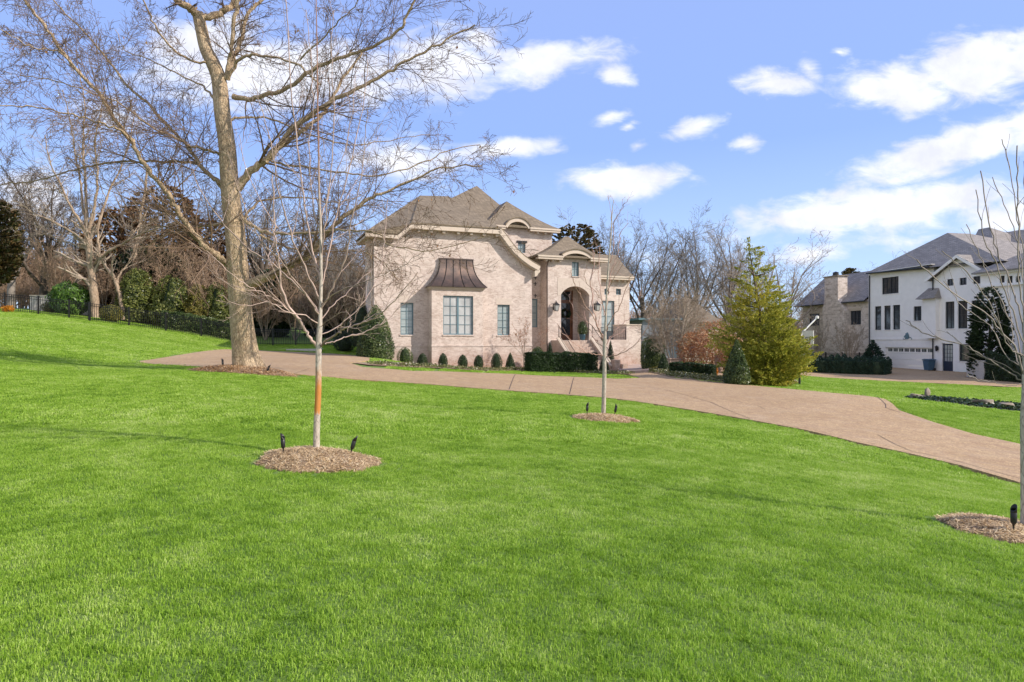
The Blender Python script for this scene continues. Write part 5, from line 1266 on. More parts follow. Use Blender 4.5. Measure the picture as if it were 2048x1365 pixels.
# brick piers and low wall in the entrance garden
def pier(px,Y,w_,h,label):
    p=GY(px,Y); r=empty('brick_pier',p,HF.rz,label,'brick pier','brick garden piers')
    MB().box(-w_/2,w_/2,-w_/2,w_/2,-.3,h).build('pier',M['brick_red'],r); MB().box(-w_/2-.04,w_/2+.04,-w_/2-.04,w_/2+.04,h+.002,h+.06).build('cap',M['brick_red'],r,bevel=.01)
pier(1342,37.5,.62,.66,'square brick pier at the foot of the pale multi-stemmed shrub'); pier(1442,37,.5,.95,'reddish brick pier between the box hedge and the holly cone')
simple_wall('low_brick_wall',GY(1353,37.6),GY(1434,37.2),.22,.25,M['brick_red'],'low brick edging wall behind the box hedge right of the path','wall')
# stone slab by the rear fence gate
def slab_step():
    c=G(612,700); o=MB(); o.box(-1.1,1.1,-1.2,1.2,-.2,.06); r=o.build('stone_slab',M['concrete'],None,loc=c,bevel=.02); r.rotation_euler=(0,0,.1); tag(r,'pale rectangular stone step at the edge of the drive before the iron fence','step')
slab_step()
# basketball hoop
def hoop():
    p=GY(1599,33); root=empty('basketball_hoop',p,0,'basketball hoop on a black pole beside the yellow-green cedar','basketball hoop')
    k=33/F
    top=W(1600,668,33)-p
    MB().tube([(0,0,-.2),(0,0,top.z)],.055,10).build('pole',M['pole'],root)
    a=W(1612,668,32.2)-p; b_=W(1634,636,33.2)-p; c_=W(1600,676,33)-p
    m=MB(); m.tube([c_,W(1606,664,33)-p,b_],.035,8); m.tube([W(1601,692,33)-p,a+Vector((.1,0,-.1))],.03,6); m.build('extension_arm',M['white'],root)
    MB().lathe([(.03,-.04),(.09,-.04),(.09,.08),(.03,.1)],b_,8).build('counterweight',M['white'],root)
    bx=W(1616.5,677,32)-p; bb=MB(); ang=.9
    w_=.72
    u=Vector((cos(ang)*.5,-sin(ang)*.5,0)); 
    q=[bx+u*-.55+Vector((0,0,-.38)),bx+u*.55+Vector((0,0,-.38)),bx+u*.55+Vector((0,0,.38)),bx+u*-.55+Vector((0,0,.38))]; nn=Vector((-sin(ang),-cos(ang),0))*.03
    bb.prism(q,nn); board=bb.build('backboard',M['white'],root)
    m=MB(); s_=.36
    cc=[bx+u*-.2+Vector((0,0,-.25)),bx+u*.2+Vector((0,0,-.25)),bx+u*.2+Vector((0,0,.05)),bx+u*-.2+Vector((0,0,.05))]
    m.tube([c+nn*1.4 for c in cc+cc[:1]],.018,4); m.build('target_square',M['dark'],board)
    m=MB(); rc=bx+nn*9+Vector((0,0,-.3)); m.tube([(rc.x+.22*cos(t*pi/8),rc.y+.22*sin(t*pi/8),rc.z) for t in range(17)],.014,5); m.build('rim',M['orange'],root)
hoop()
# grey outbuilding behind the entrance garden
def outbuilding():
    rz=R(8); p=GY(1285,62); root=empty('grey_outbuilding',p,rz,'grey walled outbuilding with tan hipped roof seen through the bare shrubs','outbuilding')
    def lx(px): return (px-1285)/F*62
    g=M['greywall']
    h1=(720-640)/F*62-.6+.0
    MB().box(lx(1285),lx(1368),0,7,-1,-(640-682)/F*62-p.z).build('wall',g,root)
    zt=-(644-682)/F*62-p.z
    MB().box(lx(1368)+.01,lx(1440),-.6,7,-1,zt).build('bay_wall',M['plaster'],root)
    r=MB(); hip(r,lx(1362),lx(1446),-1.1,7.5,zt,(lx(1398),3),(lx(1410),3),-(590-682)/F*62-p.z,1.1); r.build('roof',M['shingle'],root)
    MB().box(lx(1275),lx(1366),-.3,7.3,-(640-682)/F*62-p.z+.003,-(636-682)/F*62-p.z).build('flat_roof',M['winblue'],root)
    for px in (1383,1405): x=lx(px); MB().box(x-.3,x+.3,-.66,-.602,.6,2.0).build('window',M['glass'],root)
M['greywall']=plain('blue_grey_painted_wall',(.20,.215,.25),.7,var=.06)
outbuilding()

# ------------------------------------------------------------------ iron fence
def fence(pts,h,label,step=2.4):
    P0=pts[0]; root=empty('iron_fence',P0,0,label,'fence','black iron fences at the back of the lawn')
    pk=MB(); line=[]
    for i in range(len(pts)-1):
        a,b=pts[i],pts[i+1]; k=max(1,int((b-a).length/.13))
        for j in range(k): line.append(a.lerp(b,j/k))
    line.append(pts[-1]); L=[Vector((p.x,p.y,H(p.x,p.y)))-P0 for p in line]
    for p in L:
        s=.012; z0,z1=p.z+.08,p.z+h
        pk.add([(p.x-s,p.y-s,z0),(p.x+s,p.y-s,z0),(p.x+s,p.y+s,z0),(p.x-s,p.y+s,z0),(p.x-s,p.y-s,z1),(p.x+s,p.y-s,z1),(p.x+s,p.y+s,z1),(p.x-s,p.y+s,z1)],[(0,1,5,4),(1,2,6,5),(2,3,7,6),(3,0,4,7)])
    panel=pk.build('pickets',M['dark'],root,recalc=False); 
    rl=MB()
    for hh in (.16,h-.18,h-.02):
        rl.tube([p+Vector((0,0,hh)) for p in L[::6]+[L[-1]]],.018,4)
    rl.build('rails',M['dark'],root)
    d=0; last=None
    for i,p in enumerate(L):
        if last is None or (p-last).length>step or i==len(L)-1:
            last=p; b=MB(); b.box(p.x-.045,p.x+.045,p.y-.045,p.y+.045,p.z-.1,p.z+h+.06); b.box(p.x-.055,p.x+.055,p.y-.055,p.y+.055,p.z+h+.061,p.z+h+.09); b.build('post',M['dark'],root)
fence([GY(-60,45),GY(0,45.5),GY(90,46.5),GY(178,47)],1.25,'black iron fence at far left above the crest of the lawn',1.9)
fence([GY(180,46.6),GY(250,47.5),GY(313,48),GY(395,48.5),GY(465,49)],1.3,'black iron fence along the hedges left of the big old tree')
fence([GY(500,49.5),GY(560,49.5),GY(620,49.5),GY(670,49.5)],1.25,'black iron fence between the big old tree and the brick house',1.7)
fence([NF.world(NF.x(1625,-2),-2.2),NF.world(NF.x(1680,-2),-2.2),NF.world(NF.x(1733,-2),-2.0)],1.5,'black iron fence before the stone house at right',2.4)
# ------------------------------------------------------------------ foliage
def lump(g,n=14):
    D=g.normal(0,1,(n,3)); D/=np.linalg.norm(D,axis=1,keepdims=True); A=g.uniform(-1,1,n)
    return D,A
def foliage(name,parent,prof,h,n,size,mat,seed,rx=1.0,ry=1.0,rough=.10,core=.86,inner=.75,z0=0.0,droop=-.2,gaps=0.0,cx=0,cy=0,aspect=.5):
    """leaf-sized faces spread through a body of revolution with an uneven outline. prof: list of (t, radius)"""
    g=np.random.default_rng(seed); T=[a for a,b in prof]; Rr=[b for a,b in prof]
    t=[];
    while len(t)<n:
        q=g.uniform(0,1,n*2); r=np.interp(q,T,Rr); k=g.uniform(0,max(Rr),n*2)<r+.05*max(Rr); t+=list(q[k])
    t=np.array(t[:n]); r=np.interp(t,T,Rr); a=g.uniform(0,2*pi,n)
    q=inner+(1-inner)*g.uniform(0,1,n)**.6; q*=1+g.normal(0,.025,n)
    D,A=lump(g); dirs=np.stack([np.cos(a),np.sin(a),(t-.5)*2],-1); dn=dirs/np.linalg.norm(dirs,axis=1,keepdims=True)
    L=np.zeros(n)
    for d,aa in zip(D,A): L+=aa*np.exp(-(1-dn@d)*9)
    for f,ph in ((5,1.3),(9,.4)): L+=.35*np.sin(f*a+ph*7+t*8)*np.sin(t*f*2.2+ph)
    rr=r*q*(1+rough*L)
    P=np.stack([cx+rx*rr*np.cos(a),cy+ry*rr*np.sin(a),z0+t*h*(1+.25*rough*L)],-1)
    if gaps>0:
        f=np.sin(P[:,0]*5/size*.06+1)*np.sin(P[:,2]*4.3/size*.06+2)*np.sin(P[:,1]*4.7/size*.06); P=P[f>-1+gaps*0] if gaps==0 else P[f<1-gaps]
    n=len(P); out=np.stack([np.cos(a[:n]),np.sin(a[:n]),np.full(n,.3)],-1)
    u=g.normal(0,1,(n,3))*.9+out*.4+np.array([0,0,-droop]); u/=np.linalg.norm(u,axis=1,keepdims=True)
    v=np.cross(u,out+g.normal(0,.5,(n,3))); v/=np.linalg.norm(v,axis=1,keepdims=True)+1e-9; s=(size*g.uniform(.55,1.3,n))[:,None]
    V=np.stack([P-u*s*.5,P+v*s*aspect*.5,P+u*s*.5,P-v*s*aspect*.5],1).reshape(-1,3); Fc=np.arange(4*n).reshape(-1,4)
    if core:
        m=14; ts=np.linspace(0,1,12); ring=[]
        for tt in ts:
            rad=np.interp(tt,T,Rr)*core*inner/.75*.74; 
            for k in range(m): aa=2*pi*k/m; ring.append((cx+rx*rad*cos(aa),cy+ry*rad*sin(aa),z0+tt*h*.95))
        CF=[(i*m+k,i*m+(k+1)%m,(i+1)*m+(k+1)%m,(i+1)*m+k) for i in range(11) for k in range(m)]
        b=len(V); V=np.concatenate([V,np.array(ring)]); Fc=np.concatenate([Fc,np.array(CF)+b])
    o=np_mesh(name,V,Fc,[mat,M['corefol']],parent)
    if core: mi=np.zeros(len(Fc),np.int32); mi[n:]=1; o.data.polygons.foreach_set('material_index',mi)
    return o
CONE=[(0,.75),(.06,.95),(.15,1),(.35,.86),(.6,.60),(.82,.33),(.95,.13),(1,.03)]
BALL=[(0,.45),(.1,.78),(.3,.98),(.5,1),(.7,.88),(.87,.6),(.96,.32),(1,.1)]
EGG=[(0,.65),(.1,.88),(.28,1),(.5,.92),(.7,.74),(.87,.5),(.96,.27),(1,.08)]
DOME=[(0,.9),(.2,1),(.5,.95),(.75,.75),(.92,.45),(1,.12)]
def shrub(name,px,Y,wpx,hpx,prof,n,leaf,mat,seed,label,cat='shrub',group=None,pos=None,**k):
    p=pos if pos is not None else GY(px,Y); p=p.copy(); p.z=H(p.x,p.y)+.03; Yp=p.y
    r=wpx/2/F*Yp; h=hpx/F*Yp
    root=empty(name,p,0,label,cat,group)
    foliage('foliage',root,[(t,q*r) for t,q in prof],h,n,leaf,mat,seed,**k)
    MB().tube([(0,0,-.15),(0,0,h*.3)],.04,6).build('stem',M['twig'],root)
    return root
def hpos(px,d): p=HF.world(HF.x(px,d),d,0); p.z=H(p.x,p.y); return p
ROW=[(810,33,36,'boxlight','round lighter green boxwood, leftmost of the clipped row below the brick house'),(845,22,26,'boxwood','dark clipped shrub between the light round boxwood and the bay'),
     (886,20,27,'boxwood','dark clipped shrub under the left edge of the bay window'),(925.5,21,25,'boxwood','dark clipped shrub under the right half of the bay window'),
     (957,20,25,'boxwood','smallest dark clipped shrub, right of the bay'),(993,24,31,'boxwood','wide dark clipped shrub below the narrow right-hand window'),(1020.5,21,32,'boxwood','pointed dark clipped shrub beside the bare little tree')]
for i,(px,w_,h_,m,lab) in enumerate(ROW):
    shrub('clipped_shrub',px,0,w_,h_,(BALL if i==0 else (CONE if i==6 else EGG)),2600,.055,M[m],40+i,lab,'shrub','clipped shrubs in a row below the house',pos=hpos(px,-1.75),rough=.05)
shrub('holly_bush',750,0,74,112,[(0,.85),(.1,1),(.3,.97),(.55,.8),(.75,.58),(.9,.3),(1,.06)],15000,.085,M['holly'],51,'big glossy holly bush at the left corner of the brick house','bush',pos=hpos(751,-1.7),rough=.07)
def topiary():
    p=W(724,712,42.5); p.z=H(p.x,p.y); root=empty('round_topiary',p,0,'very dark rounded evergreen behind the holly at the house corner','bush')
    foliage('foliage',root,[(t,q*.95) for t,q in BALL],2.7,9000,.07,M['darkever'],52,z0=1.0,rough=.04); MB().tube([(0,0,-.1),(0,0,1.3)],.07,8).build('stem',M['twig'],root)
topiary()
def hedge(name,pa,pb,depth,h,n,leaf,mat,seed,label,cat='hedge',lumpy=.05,group=None):
    d=pb-pa; d.z=0; L=d.length; rz=math.atan2(d.y,d.x); root=empty(name,Vector((pa.x,pa.y,H(pa.x,pa.y))),rz,label,cat,group)
    g=np.random.default_rng(seed); k=g.uniform(0,1,n); ax=depth*h*2+L*h*2+L*depth; s1=L*h*1.0/ax; 
    x=g.uniform(0,L,n); y=g.uniform(0,depth,n); z=g.uniform(0,h,n)
    side=g.choice(5,n,p=np.array([L*h,L*h,L*depth*1.3,depth*h,depth*h])/(2*L*h+1.3*L*depth+2*depth*h))
    y=np.where(side==0,0,y); y=np.where(side==1,depth,y); z=np.where(side==2,h,z); x=np.where(side==3,0,x); x=np.where(side==4,L,x)
    nz=np.sin(x*2.3+seed)*np.sin(x*5.1+2)+.5*np.sin(y*4+x*1.7)+.5*np.sin(x*11+z*6)
    ins=g.uniform(0,.09,n); y=np.where(y<depth/2,y+ins-lumpy*nz*.6,y-ins+lumpy*nz*.6); z=z*(1+lumpy*nz)-np.where(side==2,ins,0)*.8
    gz=Hn(pa.x+cos(rz)*x-sin(rz)*y,pa.y+sin(rz)*x+cos(rz)*y)-H(pa.x,pa.y)
    P=np.stack([x,y,z+gz],-1); u=g.normal(0,1,(n,3)); u/=np.linalg.norm(u,axis=1,keepdims=True); v=np.cross(u,g.normal(0,1,(n,3))); v/=np.linalg.norm(v,axis=1,keepdims=True); s=(leaf*g.uniform(.5,1.3,n))[:,None]
    V=np.stack([P-u*s*.5,P+v*s*.28,P+u*s*.5,P-v*s*.28],1).reshape(-1,3); Fc=np.arange(4*n).reshape(-1,4)
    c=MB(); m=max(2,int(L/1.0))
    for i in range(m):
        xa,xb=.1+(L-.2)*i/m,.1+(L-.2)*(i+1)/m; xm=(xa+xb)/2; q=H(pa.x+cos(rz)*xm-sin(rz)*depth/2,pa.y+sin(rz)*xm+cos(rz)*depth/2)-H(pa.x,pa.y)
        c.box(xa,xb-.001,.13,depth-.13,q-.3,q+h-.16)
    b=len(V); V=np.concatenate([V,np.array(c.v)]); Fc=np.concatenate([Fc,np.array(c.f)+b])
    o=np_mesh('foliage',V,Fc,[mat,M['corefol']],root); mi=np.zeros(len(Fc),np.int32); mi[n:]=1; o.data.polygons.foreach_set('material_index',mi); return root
hedge('box_hedge',hpos(1064,-4.35),hpos(1196,-3.9),1.0,1.2,28000,.085,M['boxwood'],61,'long dark clipped hedge in front of the entrance steps')
hedge('box_hedge',GY(1338,34.6),GY(1425,33.4),.8,.62,12000,.075,M['boxwood'],62,'low dark clipped hedge to the right of the brick path')
shrub('clipped_cone',1208,0,21,32,CONE,2600,.06,M['darkever'],63,'small dark cone shrub at the right end of the entrance hedge',group='cone shrubs by the entrance',pos=hpos(1208,-4.0),rough=.05)
shrub('clipped_cone',1101,0,19,52,CONE,2600,.06,M['boxwood'],64,'dark cone shrub left of the entrance stairs behind the hedge',group='cone shrubs by the entrance',pos=hpos(1100,-.7),rough=.05)
shrub('clipped_cone',1221,0,18,56,CONE,2600,.06,M['darkever'],65,'dark cone shrub between the stairs and the terrace wall',group='cone shrubs by the entrance',pos=hpos(1221,-1.4),rough=.05)
shrub('low_bush',1077,0,30,44,BALL,3600,.07,M['holly'],66,'low green bush against the link wall left of the entrance',pos=hpos(1075,-1.1),rough=.12)
shrub('clipped_cone',1327.5,36,24,38,CONE,3000,.055,M['boxwood'],67,'small green cone shrub left of the square brick pier',group='cone shrubs by the entrance',pos=G(1327,745),rough=.05)
shrub('holly_bush',1306,41.5,50,66,[(0,.9),(.3,1),(.7,.95),(.92,.7),(1,.3)],9000,.08,M['holly'],68,'full green holly bush beside the terrace pier of the brick house','bush',rough=.08)
shrub('holly_cone',1474,0,52,90,CONE,14000,.075,M['holly'],69,'tall glossy holly clipped to a cone before the yellow-green cedar','bush',pos=GY(1474,28.6),rough=.05)
shrub('orange_shrub',1430.5,0,13,22,BALL,900,.06,M['orange'],70,'small bright orange shrub at the right end of the low hedge','shrub',pos=G(1430,753),rough=.15)
for i,(px,Y,w_,h_,lab) in enumerate([(1388,37.5,78,74,'red-leaved shrub right of the pale multi-stemmed tree'),(1425,38.5,84,92,'taller russet shrub between the bare shrub and the brick pier'),(1462,36,60,78,'russet shrub partly hidden behind the holly cone'),(1405,36,22,16,'low red shrub in front of the brick edging wall')]):
    r_=shrub('nandina',px,Y,w_,h_,[(0,.35),(.3,.8),(.65,1),(.9,.7),(1,.3)],4600 if i<3 else 900,.11,M['nandina'],75+i,lab,'shrub','russet nandina shrubs',core=None,inner=.3,rough=.42)
def planter():
    p=HF.world(HI['ao'][1]-.42,.75,HI['fz']); root=empty('potted_shrub',p,0,'small shrub in a blue glazed pot beside the front door','potted plant')
    MB().lathe([(.15,0),(.20,.1),(.24,.38),(.27,.42),(.22,.42),(.2,.3)],n=18).build('pot',M['potblue'],root,smooth=True)
    foliage('foliage',root,[(t,q*.36) for t,q in BALL],1.0,1400,.07,M['holly'],80,z0=.36,rough=.15)
planter()

# small bare ornamental tree before the house
def vase_tree(name,p,h,spread,nst,seed,label,cat,mt,mb,nseg=(7,5,4,3),n=(7,5,4,0),r0=.035,group=None,leaves=None,rmin=.004,trunk_h=0,tr=.05,ang=.45,leafn=200):
    g=np.random.default_rng(seed); root=empty(name,p,0,label,cat,group); P=dict(seg=list(nseg),wob=[.05,.09,.13,.16],up=[.06,.06,.04,.02],taper=[.35,.35,.4,.5],rmin=rmin,n=list(n),t0=[.25,.15,.1,.1],ang=[(18,42),(22,50),(25,55),(25,55)],len=[.42,.45,.5,.5],rr=[.5,.5,.5,.5],short=.4)
    st=[];tw=[]
    if trunk_h:
        st.append((np.array([(0,0,-.1),(.01,0,trunk_h*.5),(0,.01,trunk_h)]),np.array([tr*1.25,tr,tr*.85])))
    for i in range(nst):
        a=2*pi*i/nst+g.uniform(-.3,.3); e=ang*g.uniform(.35,1.1); d=np.array([cos(a)*sin(e),sin(a)*sin(e),cos(e)])
        o=[]; grow(o,np.array([cos(a)*r0*1.2,sin(a)*r0*1.2,trunk_h-.05]),d,(h-trunk_h)*g.uniform(.75,1.05),r0*g.uniform(.7,1.1),0,g,P); st.append(o[0]); tw+=o[1:]
    for l,_ in st+tw: l[:,:2]*=spread
    tubes_mesh('trunk',st,mt,root); tubes_mesh('crown',tw,mb,root)
    if leaves:
        e=np.array([l[0][-1] for l in tw]); leaf_cards(e[g.choice(len(e),min(leafn,len(e)),replace=False)],.07,leaves,'leaves',root,seed,.8)
    return root
vase_tree('ornamental_tree',hpos(1048,-1.9),2.95,1.0,6,91,'small bare red-leaved tree at the right corner of the front wing','tree',M['tantwig'],M['redtwig'],trunk_h=.95,tr=.05,r0=.024,leaves=M['nandina'],ang=.75,leafn=420)
vase_tree('crape_myrtle',GY(1347,38.5),4.6,1.05,11,92,'pale multi-stemmed bare tree spreading right of the brick house','tree',M['palebark2'],M['tantwig'],r0=.055,ang=.82,n=(14,9,6,0),rmin=.006)
vase_tree('crape_myrtle',NF.world(NF.x(1636,-3),-3.2),4.6,1.0,8,93,'bare multi-stemmed tree before the chimney of the stone house','tree',M['tantwig'],M['tantwig'],r0=.06,ang=.42,n=(8,5,4,0),rmin=.009,group='bare crape myrtles before the stone house')
vase_tree('crape_myrtle',NF.world(NF.x(1695,-3),-3.0),4.4,1.0,8,94,'bare multi-stemmed tree before the right window of the stone house','tree',M['tantwig'],M['tantwig'],r0=.06,ang=.45,n=(8,5,4,0),rmin=.009,group='bare crape myrtles before the stone house')
for k_,(px,py) in enumerate([(1636,708),(1695,708)]): pass

# yellow-green cedar: sprays of foliage on a leaning irregular cone
def spray_tree(name,p,h,prof,nspray,per,leaf,mat,seed,label,cat='tree',tops=((0,0,1),),group=None,sl=.7,up=.35,inner=.35,aspect=.35,trunk=True,squash=1.0,base=0.0,fat=.16,gap=0):
    g=np.random.default_rng(seed); root=empty(name,p,0,label,cat,group)
    T=[a for a,b in prof];Rr=[b for a,b in prof]; Ps=[];Us=[]
    t=[]
    while len(t)<nspray:
        q=g.uniform(0,1,nspray*2); r=np.interp(q,T,Rr); t+=list(q[g.uniform(0,max(Rr),nspray*2)<r+.08*max(Rr)])
    D,A=lump(g,20)
    for ti in t[:nspray]:
        if gap and math.sin(3.1*ti*7)*0+g.uniform(0,1)<gap*(.5+.5*math.sin(ti*19))*(.25 if ti<.4 else 1): continue
        tx,ty,th=tops[g.integers(0,len(tops))] if len(tops)>1 else tops[0]
        a=g.uniform(0,2*pi); r=np.interp(ti,T,Rr)*(1+(.22*math.sin(2*a+ti*9)+.15*math.sin(3*a-ti*14) if gap else 0)); q=inner+(1-inner)*g.uniform(0,1)**.5
        dn=np.array([cos(a),sin(a),(ti-.5)*2]); dn/=np.linalg.norm(dn); l=sum(aa*math.exp(-(1-dn.dot(d))*10) for d,aa in zip(D,A))
        q*=1+.24*l
        c=np.array([tx*ti+r*q*cos(a),ty*ti+r*q*sin(a)*squash,base+ti*h*th])
        d=np.array([cos(a),sin(a)*squash,up+g.normal(0,.25)]); d/=np.linalg.norm(d); L=sl*g.uniform(.5,1.2)*(.35+.65*(1-ti))
        k=max(6,int(per*(.4+.6*(1-ti)))); s=g.uniform(-.6,.5,k); w_=g.normal(0,1,(k,3))*L*fat*(1.15-(s+.6))[:,None]
        w_[:,2]*=.5; w_[:,2]-=.12*L*(s+.2)**2
        Ps.append(c+d*(s*L)[:,None]+w_); Us.append(np.repeat((d)[None,:],k,0))
    P=np.concatenate(Ps);U=np.concatenate(Us); n=len(P); u=U+g.normal(0,.45,(n,3)); u/=np.linalg.norm(u,axis=1,keepdims=True); v=np.cross(u,g.normal(0,1,(n,3))); v/=np.linalg.norm(v,axis=1,keepdims=True); s=(leaf*g.uniform(.5,1.4,n))[:,None]
    V=np.stack([P-u*s*.5,P+v*s*aspect*.5,P+u*s*.5,P-v*s*aspect*.5],1).reshape(-1,3)
    np_mesh('crown',V,np.arange(4*n).reshape(-1,4),mat,root)
    if trunk:
        ls=[(np.array([(0,0,-.3),(tops[0][0]*.3,tops[0][1]*.3,base+h*.35),(tops[0][0]*.9,tops[0][1]*.9,base+h*.9)]),np.array([.16,.11,.02])*max(1,h/8))]
        for i in range(26):
            ti=g.uniform(.12,.85); a=g.uniform(0,2*pi); r=np.interp(ti,T,Rr)*.8; z=base+ti*h; c=np.array([tops[0][0]*ti,tops[0][1]*ti,z-.15*r])
            ls.append((np.array([c,c+np.array([cos(a)*r*.5,sin(a)*r*.5*squash,.1*r]),c+np.array([cos(a)*r,sin(a)*r*squash,.32*r])]),np.array([.04,.025,.008])))
        tubes_mesh('trunk',ls,M['darktwig'],root)
    return root
spray_tree('cedar_tree',GY(1540,30.5),7.0,[(0,1.05),(.13,1.5),(.33,1.8),(.57,1.5),(.77,1.0),(.85,.62),(.93,.3),(1,.06)],1100,125,.11,M['cedar'],101,'big yellow-green cedar with feathery sprays, right of the entrance garden','tree',tops=((-1.05,0,1),(-.55,0,.95),(-.75,.1,.88),(-1.4,.2,.78),(-.2,.1,.80),(.25,0,.68)),sl=1.05,up=.5,inner=.15,fat=.24,gap=.62)
spray_tree('evergreen_dome',GY(1980,48.8),6.9,[(0,1.0),(.2,1.25),(.5,1.35),(.75,1.1),(.92,.65),(1,.2)],1300,50,.19,M['darkever'],102,'large dark rounded evergreen before the right part of the white house','tree',sl=.7,inner=.55)
spray_tree('arborvitae',NF.world(NF.x(1749,-2.2),-2.4),3.0,[(0,.95),(.2,1.0),(.5,.75),(.8,.35),(1,.05)],600,46,.17,M['juniper'],103,'dark pointed evergreen left of the white garage door','tree',sl=.5,inner=.5)
hd_=hedge('juniper_hedge',GY(1601,58),GY(1768,53.5),2.6,1.25,20000,.12,M['juniper'],104,'long low spreading juniper hedge across the drive before the stone house','hedge',lumpy=.22)
hedge('ivy_hedge',GY(1966,47.5),GY(2090,43),2.0,1.7,12000,.13,M['darkever'],105,'dark green hedge right of the pale garden wall at the right edge','hedge',lumpy=.2)

# ground cover and flowers in the beds (uncountable)
def scatter_region(poly,n,size,mat,name,label,cat,seed,h=.18,excl=None,z=.05):
    g=np.random.default_rng(seed); O=np.array(poly); X=g.uniform(O[:,0].min(),O[:,0].max(),n*6); Y=g.uniform(O[:,1].min(),O[:,1].max(),n*6)
    k=pip(poly,X,Y)
    if excl is not None: k&=~pip(excl,X,Y)
    X=X[k][:n];Y=Y[k][:n]; cl=.5+.5*np.sin(X*2.1)*np.sin(Y*2.7+X); Z=Hn(X,Y)+z+g.uniform(0,1,len(X))*h*(.3+.7*cl)
    o=leaf_cards(np.stack([X,Y,Z],-1),size,mat,name,None,seed,-.2); tag(o,label,cat,kind='stuff')
FR1=gp([(735,730),(826,733),(1028,739),(1140,742.5),(1250,746.5),(1268,751),(1205,748.5),(1140,746),(1028,742.5),(826,737),(740,733)])
scatter_region(FR1,9000,.09,M['cover'],'ground_cover','low green and tan ground cover along the front of the house bed','ground cover',5)
scatter_region(FR1,700,.06,M['petal'],'pale_flowers','tiny pale winter flowers edging the bed before the brick house','flowers',6,.24)
FR2=gp([(1299,746),(1342,755.5),(1420,764),(1490,770),(1500,764),(1425,756),(1345,748),(1302,741)])
scatter_region(FR2,6000,.09,M['cover'],'ground_cover','green ground cover edging the bed right of the brick path','ground cover',7)
scatter_region(FR2,450,.06,M['petal'],'pale_flowers','tiny pale flowers edging the bed right of the brick path','flowers',8,.24)
FR3=gp([(1290,741),(1330,744),(1330,731),(1285,732)])
scatter_region(FR3,3500,.09,M['olive'],'ground_cover','olive ground cover in the small bed below the terrace wall','ground cover',9)
scatter_region(CREEK,3600,.13,M['boxwood'],'creek_weeds','dark tangled weeds along the creek bed at right','weeds',10,.12,z=.0)
# rocks along the creek
def rock(px,py,wd,dp,ht,seed,label,rz=0):
    p=G(px,py); g=np.random.default_rng(seed); n=10;m=14; V=[];
    for i in range(n+1):
        ph=pi*i/n
        for k in range(m):
            a=2*pi*k/m; v=np.array([sin(ph)*cos(a),sin(ph)*sin(a),cos(ph)]); v=np.sign(v)*np.abs(v)**.75
            V.append(v)
    V=np.array(V); D=g.normal(0,1,(9,3)); D/=np.linalg.norm(D,axis=1,keepdims=True); 
    for d in D: q=V@d; V-=np.outer(np.maximum(q-g.uniform(.5,.75),0),d)
    V*=np.array([wd/2,dp/2,ht/2]); V[:,2]+=ht*.3
    Fc=np.array([(i*m+k,i*m+(k+1)%m,(i+1)*m+(k+1)%m,(i+1)*m+k) for i in range(n) for k in range(m)])
    o=np_mesh('creek_rock',V,Fc,M['rock'],None,p); o.rotation_euler=(0,0,rz); tag(o,label,'rock','rocks along the creek')
rock(1828,797,.75,.4,.28,1,'flat grey rock at the left end of the creek bed',.2); rock(1853,796,.35,.3,.62,2,'upright pointed rock in the creek bed',.5); rock(1842,799,.4,.3,.2,5,'small rock just left of the upright creek rock')
rock(1968,812,.9,.5,.34,3,'long brown rock on the creek bank near the right sapling',-.1); rock(2012,816,.75,.45,.3,4,'broad rock at the right end of the creek bank',.2)

# ------------------------------------------------------------------ background woods
def bg_variant(seed,h,style):
    g=np.random.default_rng(seed); P=dict(seg=[6,8,6,4,3],wob=[.04,.10,.15,.18,.2],up=[.02,.05,.05,.03,.02],taper=[.6,.2,.35,.4,.5],rmin=.009,n=[8,10,8,5,0],t0=[.42,.15,.12,.1,.1],ang=[(14,55),(24,56),(26,58),(28,60),(28,60)],len=[1.75,.42,.48,.5,.5],rr=[.5,.5,.5,.5,.5],short=.35)
    if style=='broad': P['ang'][0]=(22,62); P['t0'][0]=.35; P['n'][0]=8
    if style=='multi': P['t0'][0]=.08; P['ang'][0]=(8,34); P['len'][0]=2.1
    if style=='fine': P.update(n=[12,9,6,4,0]); P['ang'][0]=(5,26); P['t0'][0]=.2; P['len'][0]=2.1; P['ang'][1]=(10,28); P['rmin']=.008
    o=[]; grow(o,np.array([0,0,-.3]),np.array([g.normal(0,.05),g.normal(0,.05),1.]),h*.38,h*.021,0,g,P)
    return o
VAR={k:bg_variant(*v) for k,v in dict(a=(201,14,'broad'),b=(202,15,'tall'),c=(203,13,'multi'),d=(204,14,'broad'),e=(205,12,'fine')).items()}
PROTO={}
BHEIGHT={k:max(l[0][:,2].max() for l in v) for k,v in VAR.items()}
def bgtree(kind,px,Y,ytop,label,mt='greytwig',mb='darktwig',rz=0,wide=1.0,group='bare trees behind the lawn and houses'):
    p=GY(px,Y); top=-(ytop-CY)/F*Y; s=(top-p.z)/BHEIGHT[kind]
    key=(kind,mt,mb)
    if key not in PROTO:
        v=VAR[kind]; root=empty('bare_tree',p); tubes_mesh('trunk',v[:1]+[l for l in v[1:] if l[1].max()>.07],M[mt],root); tubes_mesh('crown',[l for l in v[1:] if l[1].max()<=.07],M[mb],root); PROTO[key]=root
    else: root=copy_tree(PROTO[key])
    root.location=p; root.rotation_euler=(0,0,rz); root.scale=(s*wide*1.12,s*wide*1.12,s); tag(root,label,'tree',group); return root
